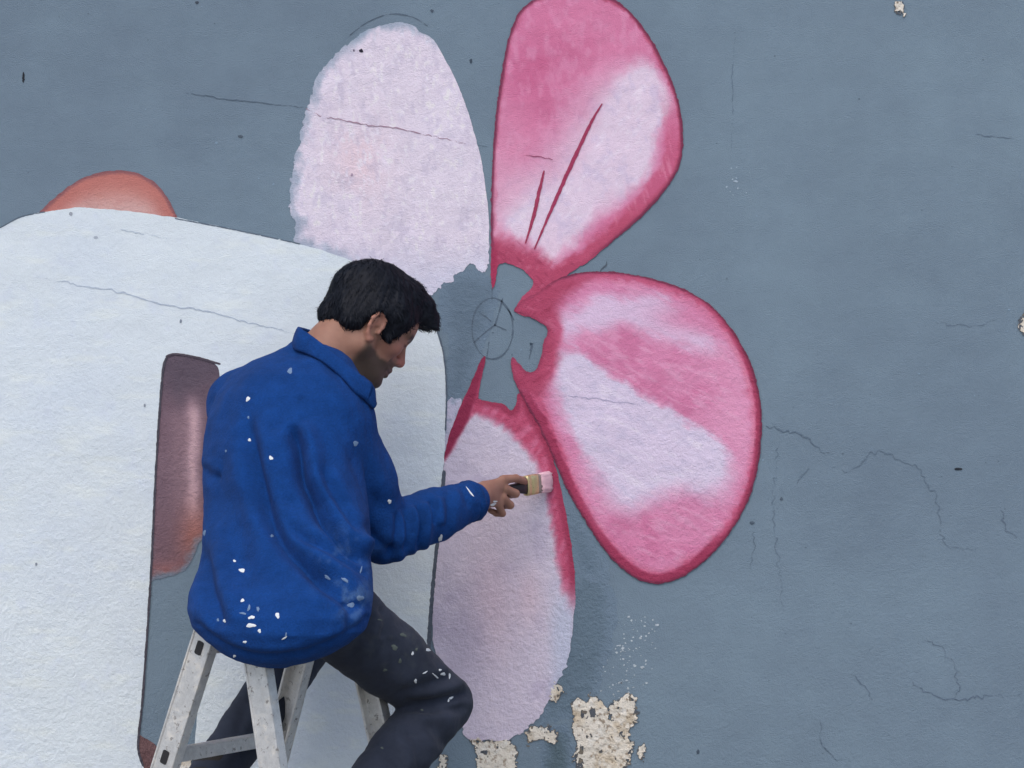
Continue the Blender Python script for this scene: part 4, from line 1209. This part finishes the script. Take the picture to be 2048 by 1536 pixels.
# ---------------- shoes
for ank, deg, dr in ((ankR, 42, R(4)), (ankL, 60, R(28))):
    f, r_, d, n, heel, ball = foot(ank, deg, dr)
    S = Field(np.minimum(heel, ball) - 0.14, np.maximum(heel, ball) + 0.18, 0.005)
    S.chain([ank + n * 0.03, ank - n * 0.02, ank + d * 0.05 - n * 0.035, ball], [0.050, 0.048, 0.046, 0.034], 0.02)
    S.cone(ball, ball + d * 0.055 - n * 0.004, 0.036, 0.027, 0.02, flat=(n, 0.8)); S.cone(ank - n * 0.02, heel, 0.045, 0.036, 0.02)
    sV, sQ = S.mesh(2)
    sh = mesh_obj('shoe', sV, sQ, M_leather, person, None, smooth=True)
    So = Field(np.minimum(heel, ball) - 0.16, np.maximum(heel, ball) + 0.2, 0.005)
    So.cone(heel - n * 0.036, ball - n * 0.030, 0.040, 0.046, 0.01, flat=(n, 0.3)); So.cone(ball - n * 0.03, ball + d * 0.055 - n * 0.024, 0.046, 0.034, 0.01, flat=(n, 0.3))
    sV, sQ = So.mesh(1)
    mesh_obj('sole', sV, sQ, M_rubber, sh, None, smooth=True)

# ---------------- hair
hh_ = 0.0030
Hh = Field(headO - 0.20, headO + 0.22, hh_)
Hh.ell(H(-0.008, 0.050, 0), (hf, hu, hr), (0.107, 0.096, 0.085), 0.01)
Hh.cone(H(-0.055, -0.005, 0.02), H(-0.078, -0.022, 0.0), 0.050, 0.026, 0.02); Hh.cone(H(-0.055, -0.005, -0.02), H(-0.078, -0.022, 0.0), 0.050, 0.026, 0.02)
for s_ in (1, -1):
    Hh.cone(H(-0.02, 0.02, s_ * 0.055), H(-0.045, -0.020, s_ * 0.055), 0.035, 0.018, 0.02)
    Hh.cone(H(0.040, 0.035, s_ * 0.060), H(0.040, -0.004, s_ * 0.066), 0.026, 0.010, 0.014)       # sideburn
    Hh.cone(H(0.02, 0.05, s_ * 0.055), H(0.055, 0.050, s_ * 0.050), 0.038, 0.026, 0.02)
    Hh.cone(H(0.088, 0.106, s_ * 0.012), H(0.124, 0.080, s_ * 0.018), 0.026, 0.015, 0.016)
Hh.cone(H(0.055, 0.100, 0), H(0.110, 0.093, 0), 0.050, 0.026, 0.025)
Hh.cone(H(0.114, 0.096, 0.004), H(0.141, 0.073, 0.006), 0.024, 0.012, 0.012)
# leave the face, ears and neck free
Hh.cone(H(0.140, 0.026, 0.0), H(0.118, -0.04, 0.0), 0.062, 0.060, 0.008, sub=True)
for s_ in (1, -1):
    Hh.ell(H(0.104, 0.018, s_ * 0.052), (hf, hu, hr), (0.044, 0.050, 0.045), 0.008, sub=True)
    Hh.ell(H(-0.004, -0.014, s_ * 0.096), (hf, hu, hr), (0.027, 0.042, 0.036), 0.006, sub=True)
    Hh.ell(H(0.090, -0.045, s_ * 0.066), (hf, hu, hr), (0.046, 0.036, 0.05), 0.008, sub=True)
Hh.cone(H(0.03, -0.090, 0.1), H(0.03, -0.090, -0.1), 0.056, 0.056, 0.008, sub=True)
Hh.cone(H(-0.035, -0.100, 0.1), H(-0.035, -0.100, -0.1), 0.055, 0.055, 0.008, sub=True)
hV, hQ = Hh.mesh(1)
del Hh
hN = vnormals(hV, hQ)
rel = hV - headO; cf, cu, cr = rel @ hf, rel @ hu, rel @ hr
crown = H(-0.05, 0.13, 0)
ang = np.arctan2(cr, cf + 0.05); 
dd = fbm(ang * 26, np.hypot(cr, cf + 0.05) * 30 + cu * 20, 801) * 0.0032 + fbm(cf * 45 + 3, cr * 45 + cu * 30, 802) * 0.003
hV = hV + hN * dd[:, None]
# short locks lying over the surface, so that the outline is uneven
rng = np.random.RandomState(9)
pick = rng.choice(len(hV), 5200, replace=True)
V2 = [hV]; F2 = [tuple(q) for q in hQ.tolist()]; base = len(hV); ex = []
for i in pick:
    p = hV[i]; n = hN[i]
    away = p - crown; tdir = away - n * (away @ n)
    L_ = np.linalg.norm(tdir)
    if L_ < 1e-5: continue
    tdir /= L_
    fwd = hf - n * (hf @ n)
    tdir = tdir * 0.75 + fwd * 0.35 + rng.normal(0, 0.16, 3); tdir /= np.linalg.norm(tdir)
    sdir = np.cross(n, tdir); sdir /= np.linalg.norm(sdir) + 1e-9
    L_ = rng.uniform(0.010, 0.022); w = rng.uniform(0.0006, 0.0013); lift = rng.uniform(0.0, 0.0016)
    r0 = p - n * 0.001; r1 = p + tdir * L_ * 0.5 + n * (lift * 0.8 + 0.0008); r2 = p + tdir * L_ + n * (lift - 0.003)
    b0 = base + len(ex)
    ex += [r0 - sdir * w, r0 + sdir * w, r1 + sdir * w, r1 - sdir * w, r2]
    F2.append((b0, b0 + 1, b0 + 2, b0 + 3)); F2.append((b0 + 3, b0 + 2, b0 + 4))
hair = mesh_obj('hair', np.concatenate([hV, np.array(ex)]), F2, M_hair, person, None, smooth=True)
setp(hair, label='short thick black hair falling over the forehead')

# ---------------- dried paint on the clothes: small dabs lying on the cloth
def bvh_of(o):
    me = o.data; n = len(me.vertices)
    co = np.empty(n * 3, np.float32); me.vertices.foreach_get('co', co)
    return BVHTree.FromPolygons([Vector(v) for v in co.reshape(-1, 3).tolist()], [tuple(p.vertices) for p in me.polygons])
BJ, BT = bvh_of(jacket), bvh_of(trousers)
eye = Vector((0, CAM_Y, CAM_Z))
def hit(bvh, px_, py_):
    t = Vector(P(px_, py_, -0.3)) - eye; t.normalize()
    loc, nor, _, _ = bvh.ray_cast(eye, t)
    return loc, nor
def dab(parent, bvh, px_, py_, a, b, rot, mat, seed=0, name='paint_spot'):
    """irregular patch of paint, a x b photo pixels, wrapped on the cloth under it"""
    r = np.random.RandomState(seed); m = 16; ph = r.uniform(0, 6.3, 3); V = []; loc, nor = hit(bvh, px_, py_)
    if loc is None: return
    V.append(loc + nor * 0.0012)
    c, s = math.cos(rot), math.sin(rot)
    for ringi, q in enumerate((0.7, 1.0)):
        for i in range(m):
            t = 2 * math.pi * i / m; k = q * (1 + 0.16 * math.sin(2 * t + ph[0]) + 0.14 * math.sin(3 * t + ph[1]) + 0.08 * math.sin(5 * t + ph[2]))
            x, y = a * k * math.cos(t), b * k * math.sin(t)
            l2, n2 = hit(bvh, px_ + x * c - y * s, py_ + x * s + y * c)
            if l2 is None or (l2 - loc).length > 0.05: l2, n2 = loc, nor
            V.append(l2 + n2 * (0.0011 if ringi == 0 else 0.0005))
    F = [(0, 1 + (i + 1) % m, 1 + i) for i in range(m)] + [(1 + i, 1 + (i + 1) % m, 1 + m + (i + 1) % m, 1 + m + i) for i in range(m)]
    o = mesh_obj(name, [tuple(v) for v in V], F, mat, parent, None, smooth=True)
J_SPOTS = [(496,798,4,6,.2,1),(499,880,4,3,.4,1),(542,916,4.5,4.5,0,1),(580,742,6,6,0,0),(711,887,5,7,.5,0),(779,1003,4,5,.3,1),(683,748,5,3,.4,1),
           (469,1122,3,3,0,1),(484,1141,6,5,.2,1),(485,1201,4,4,0,1),(503,1235,7,4,-.3,1),(502,1251,10,5,-.15,1),(555,1231,5,6,-.4,1),(519,1262,4,4,0,1),(490,1284,4,3,0,1),(449,1242,3.5,3.5,0,1),(436,1240,3,3,0,0),(569,1276,6,2.2,-.6,1),(572,1270,2,5,.1,0),(469,1312,3,3.5,0,1),
           (486,1227,9,2,.2,0),(498,1216,3,7,.4,0),(516,1218,3,6,-.3,0),(544,1072,4,3,.6,0),(409,1066,3,7,0,0),(452,902,2.5,2.5,0,0),(881,1076,4,8,.2,1),(882,1092,1.4,5,0,0),(940,984,15,1.5,.95,1),(722,1140,2,8,.2,0),(690,1160,10,3,.6,0),(702,1210,9,5,-.4,0),(720,1196,8,6,.3,0),(655,1155,9,3,.6,0),(497,835,2,4,0,0)]
for i, (x, y, a, b, r_, k) in enumerate(J_SPOTS):
    dab(jacket, BJ, x, y, a * .88, b * .88, r_, M_drop if k else M_dropd, 900 + i)
M_dropt = fabric('old_paint_dust', (0.10, 0.12, 0.11), 500, 0.3, 0.9, 0, var=0.3)
T_SPOTS = [(856,1300,6,3,.1,1),(825,1307,3,4,0,1),(833,1299,2.5,4,.2,0),(890,1315,3,5,-.4,1),(789,1295,7,6,.3,0),(886,1348,5,4,.2,1),(871,1352,8,2,.7,1),(899,1352,2.5,6,.1,1),(850,1345,6,1.8,-.6,1),(831,1362,3,5,-.3,1),(902,1396,6,2.4,-.5,1),(897,1401,2,4,0,1),(800,1322,4,5,0,0),(806,1270,7,4,.2,0),(770,1340,5,3,0,0),(946,1390,2,4,0,1),(764,1496,3,2.5,0,0),(844,1420,3,2,0,0),(760,1240,5,2,.2,0),(880,1340,3,3,0,1)]
for i, (x, y, a, b, r_, k) in enumerate(T_SPOTS):
    dab(trousers, BT, x, y, a * .88, b * .88, r_, M_drop if k else M_dropt, 950 + i)
BB = bvh_of(person)
dab(person, BB, 986, 1009, 6, 2.6, -.5, M_drop, 990)
dab(person, BB, 990, 1003, 4, 2, -.2, M_drop, 991)

# ------------------------------------------------------------------ the brush in his hand
brush = bpy.data.objects.new('paint_brush', None); COL.objects.link(brush)
brush.location = Vector(HD(0.13, 0.008, -0.013)); brush.empty_display_size = 0.02
setp(brush, 'flat paintbrush with brass ferrule and pink-loaded bristles held against the bottom petal', 'paintbrush')
b0 = HD(0.06, 0.0, -0.016); bax = (tip - b0); BL = np.linalg.norm(bax); bax /= BL
bw = bt - bax * (bt @ bax); bw /= np.linalg.norm(bw); bn = np.cross(bax, bw)
inv = np.array(brush.location)
def sections(name, secs, mat, n=20, sq=2.6):
    """secs: (distance, half width, half thickness)"""
    V = []; F = []
    for (d, w, t) in secs:
        for i in range(n):
            a = 2 * math.pi * i / n
            cx = math.copysign(abs(math.cos(a)) ** (2 / sq), math.cos(a)); sx = math.copysign(abs(math.sin(a)) ** (2 / sq), math.sin(a))
            V.append(b0 + bax * d + bw * w * cx + bn * t * sx - inv)
    for j in range(len(secs) - 1):
        for i in range(n):
            F.append((j * n + i, j * n + (i + 1) % n, (j + 1) * n + (i + 1) % n, (j + 1) * n + i))
    F.append(tuple(range(n - 1, -1, -1))); F.append(tuple(range((len(secs) - 1) * n, len(secs) * n)))
    return mesh_obj(name, V, F, mat, brush, None, smooth=True)
FE = BL - 0.094
sections('handle', [(-0.055, 0.004, 0.003), (-0.045, 0.008, 0.006), (0.0, 0.009, 0.007), (0.04, 0.0085, 0.0065), (FE - 0.038, 0.010, 0.0075), (FE - 0.018, 0.016, 0.008), (FE + 0.004, 0.0205, 0.0075)], M_black)
fer = sections('ferrule', [(FE - 0.002, 0.0222, 0.0082), (FE, 0.0232, 0.009), (FE + 0.008, 0.0232, 0.009), (FE + 0.009, 0.0226, 0.0084), (FE + 0.011, 0.0226, 0.0084), (FE + 0.012, 0.0232, 0.009), (FE + 0.034, 0.0232, 0.0088), (FE + 0.036, 0.0228, 0.0085)], M_brass, sq=5)
sections('heel_bristles', [(FE + 0.034, 0.0218, 0.0078), (FE + 0.050, 0.0222, 0.0080)], M_bristle_dry, sq=4)
# bristles: bundles of slightly splayed filaments clotted with paint
V = []; F = []; rng = np.random.RandomState(4)
secs = [(FE + 0.046, 0.0226, 0.0084), (FE + 0.060, 0.0236, 0.0092), (FE + 0.075, 0.0240, 0.0088), (FE + 0.088, 0.0232, 0.0066), (FE + 0.0935, 0.0205, 0.0035)]
bo = sections('bristles', secs, M_bristle, n=36, sq=3.2)
for v in bo.data.vertices:
    p = np.array(v.co) + inv; k = (p - b0) @ bax
    a = ((p - b0) @ bw) * 900; e = max(0, (k - FE - 0.046) / 0.048)
    v.co = Vector(p - inv + bn * 0.0011 * math.sin(a * 2.1) + bax * (0.0028 * e * math.sin(a * 0.8 + 1) - 0.002 * e) + bw * 0.0012 * math.sin(a * 1.3) * e)

# ------------------------------------------------------------------ the stepladder
lad = bpy.data.objects.new('stepladder', None); COL.objects.link(lad)
LC = P(566, 1268, -0.51); TOP = LC[2]
lad.location = Vector((LC[0], LC[1], 0)); linv = np.array(lad.location)
setp(lad, 'worn aluminium stepladder with the man sitting on its top', 'stepladder')
lu, lv_ = az_frame(56)
A0, AS, BS, W0, WS = 0.066, 0.36, 0.235, 0.182, 0.055
def rail_pt(side, near, h):
    """side -1 = climbing section, +1 = support; near -1 = towards the camera"""
    off = (A0 + (AS if side < 0 else BS) * h) * side
    wd = (W0 + WS * h) * near
    return np.array([LC[0], LC[1], TOP]) + lv_ * off + lu * wd - UPV * h
def extrude(name, prof, a, b, ex, ey, mat, parent, inv_):
    """prof: closed outline in (ex, ey) swept from a to b"""
    V = []; n = len(prof)
    for q in (a, b):
        for (x, y) in prof:
            V.append(q + ex * x + ey * y - inv_)
    F = [(i, (i + 1) % n, n + (i + 1) % n, n + i) for i in range(n)]
    F.append(tuple(range(n - 1, -1, -1))); F.append(tuple(range(n, 2 * n)))
    me = bpy.data.meshes.new(name)
    bm = bmesh.new(); vs_ = [bm.verts.new(v) for v in V]
    for f in F: bm.faces.new([vs_[i] for i in f])
    bmesh.ops.recalc_face_normals(bm, faces=bm.faces[:])
    es = [e for e in bm.edges if e.calc_length() > 0.0001 and abs((e.verts[0].co - e.verts[1].co).normalized().dot(Vector((b - a) / np.linalg.norm(b - a)))) > 0.99]
    bmesh.ops.bevel(bm, geom=es, offset=0.0009, segments=2, affect='EDGES')
    bm.to_mesh(me); bm.free(); me.materials.append(mat)
    o = bpy.data.objects.new(name, me); COL.objects.link(o); o.parent = parent
    return o
for side in (-1, 1):
    for near in (-1, 1):
        a = rail_pt(side, near, -0.012); b = rail_pt(side, near, TOP - 0.02)
        ax = (b - a) / np.linalg.norm(b - a)
        ey = lu * (-near); ey = ey - ax * (ey @ ax); ey /= np.linalg.norm(ey)      # towards the inside of the ladder
        ex = np.cross(ey, ax); ex /= np.linalg.norm(ex)
        w, d, t = 0.0275, 0.025, 0.003
        # channel: web outside, two flanges inwards with small lips
        prof = [(-w, 0), (w, 0), (w, d), (w - 0.006, d), (w - 0.006, d - t), (w - t, d - t), (w - t, t), (-w + t, t), (-w + t, d - t), (-w + 0.006, d - t), (-w + 0.006, d), (-w, d)]
        rl = extrude('rail', prof, a, b, ex, ey, M_alu, lad, linv)
        # raised beads along both edges of the web
        for sx in (-1, 1):
            c0 = [(sx * w, -0.0022), (sx * (w - 0.005), -0.0022), (sx * (w - 0.005), 0.0005), (sx * w, 0.0005)]
            extrude('edge_bead', c0, a, b, ex, ey, M_alu, rl, linv)
        ft = extrude('rubber_foot', [(-w - .003, -.003), (w + .003, -.003), (w + .003, d + .003), (-w - .003, d + .003)], b - ax * 0.05, b + ax * (0.02 / abs(ax[2])), ex, ey, M_rubber, rl, linv)
def tube_rect(name, p, q, up, hw, hh2, mat, inv_=linv):
    ax = (q - p) / np.linalg.norm(q - p); ey = up - ax * (up @ ax); ey /= np.linalg.norm(ey); ex = np.cross(ax, ey)
    t = 0.0022
    return extrude(name, [(-hw, -hh2), (hw, -hh2), (hw, hh2), (-hw, hh2)], p, q, ex, ey, mat, lad, inv_)
RH = [0.018, 0.248, 0.478, 0.708, 0.938]
for h in RH:
    p, q = rail_pt(-1, -1, h), rail_pt(-1, 1, h)
    ax = (q - p) / np.linalg.norm(q - p)
    rg = tube_rect('rung', p + ax * 0.002, q - ax * 0.002, UPV, 0.015, 0.0135, M_alu)
    # fluted top of the tread
    side_v = np.cross(ax, UPV)
    for k in (-1, 0, 1):
        c0 = p + ax * 0.028 + UPV * 0.0143 + side_v * 0.0095 * k; c1 = q - ax * 0.028 + UPV * 0.0143 + side_v * 0.0095 * k
        extrude('tread_ridge', [(-0.002, -0.001), (0.002, -0.001), (0.0012, 0.0013), (-0.0012, 0.0013)], c0, c1, side_v, UPV, M_alu, rg, linv)
    # near-black plate on the rail's outer face, colouring in the hollow rung's inner shade
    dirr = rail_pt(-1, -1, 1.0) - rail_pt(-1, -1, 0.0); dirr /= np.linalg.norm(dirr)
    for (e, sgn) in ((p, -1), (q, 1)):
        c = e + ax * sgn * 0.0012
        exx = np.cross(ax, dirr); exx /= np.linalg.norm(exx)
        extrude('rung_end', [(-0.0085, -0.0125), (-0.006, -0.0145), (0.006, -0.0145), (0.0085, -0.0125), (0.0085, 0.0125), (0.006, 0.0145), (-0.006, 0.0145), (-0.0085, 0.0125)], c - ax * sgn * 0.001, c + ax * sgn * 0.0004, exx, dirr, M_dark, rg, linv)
for h in (0.492, 0.95):
    p, q = rail_pt(1, -1, h), rail_pt(1, 1, h); ax = (q - p) / np.linalg.norm(q - p)
    tube_rect('brace', p + ax * 0.003, q - ax * 0.003, UPV, 0.012, 0.013, M_alu)
# platform cap, hinges and spreader bars
c = np.array([LC[0], LC[1], TOP])
extrude('top_platform', [(-0.060, -0.010), (0.060, -0.010), (0.060, 0.010), (-0.060, 0.010)], c - lu * 0.15 - UPV * 0.002, c + lu * 0.15 - UPV * 0.002, lv_, UPV, M_alu, lad, linv)
for near in (-1, 1):
    p = rail_pt(-1, near, 0.62) - lu * near * 0.02; q = rail_pt(1, near, 0.62) - lu * near * 0.02
    extrude('spreader_bar', [(-0.0015, -0.011), (0.0015, -0.011), (0.0015, 0.011), (-0.0015, 0.011)], p, q, lu, UPV, M_alu, lad, linv)

print('tris', sum(len(o.data.loop_triangles) or sum(len(p.vertices) - 2 for p in o.data.polygons) for o in bpy.data.objects if o.type == 'MESH'))
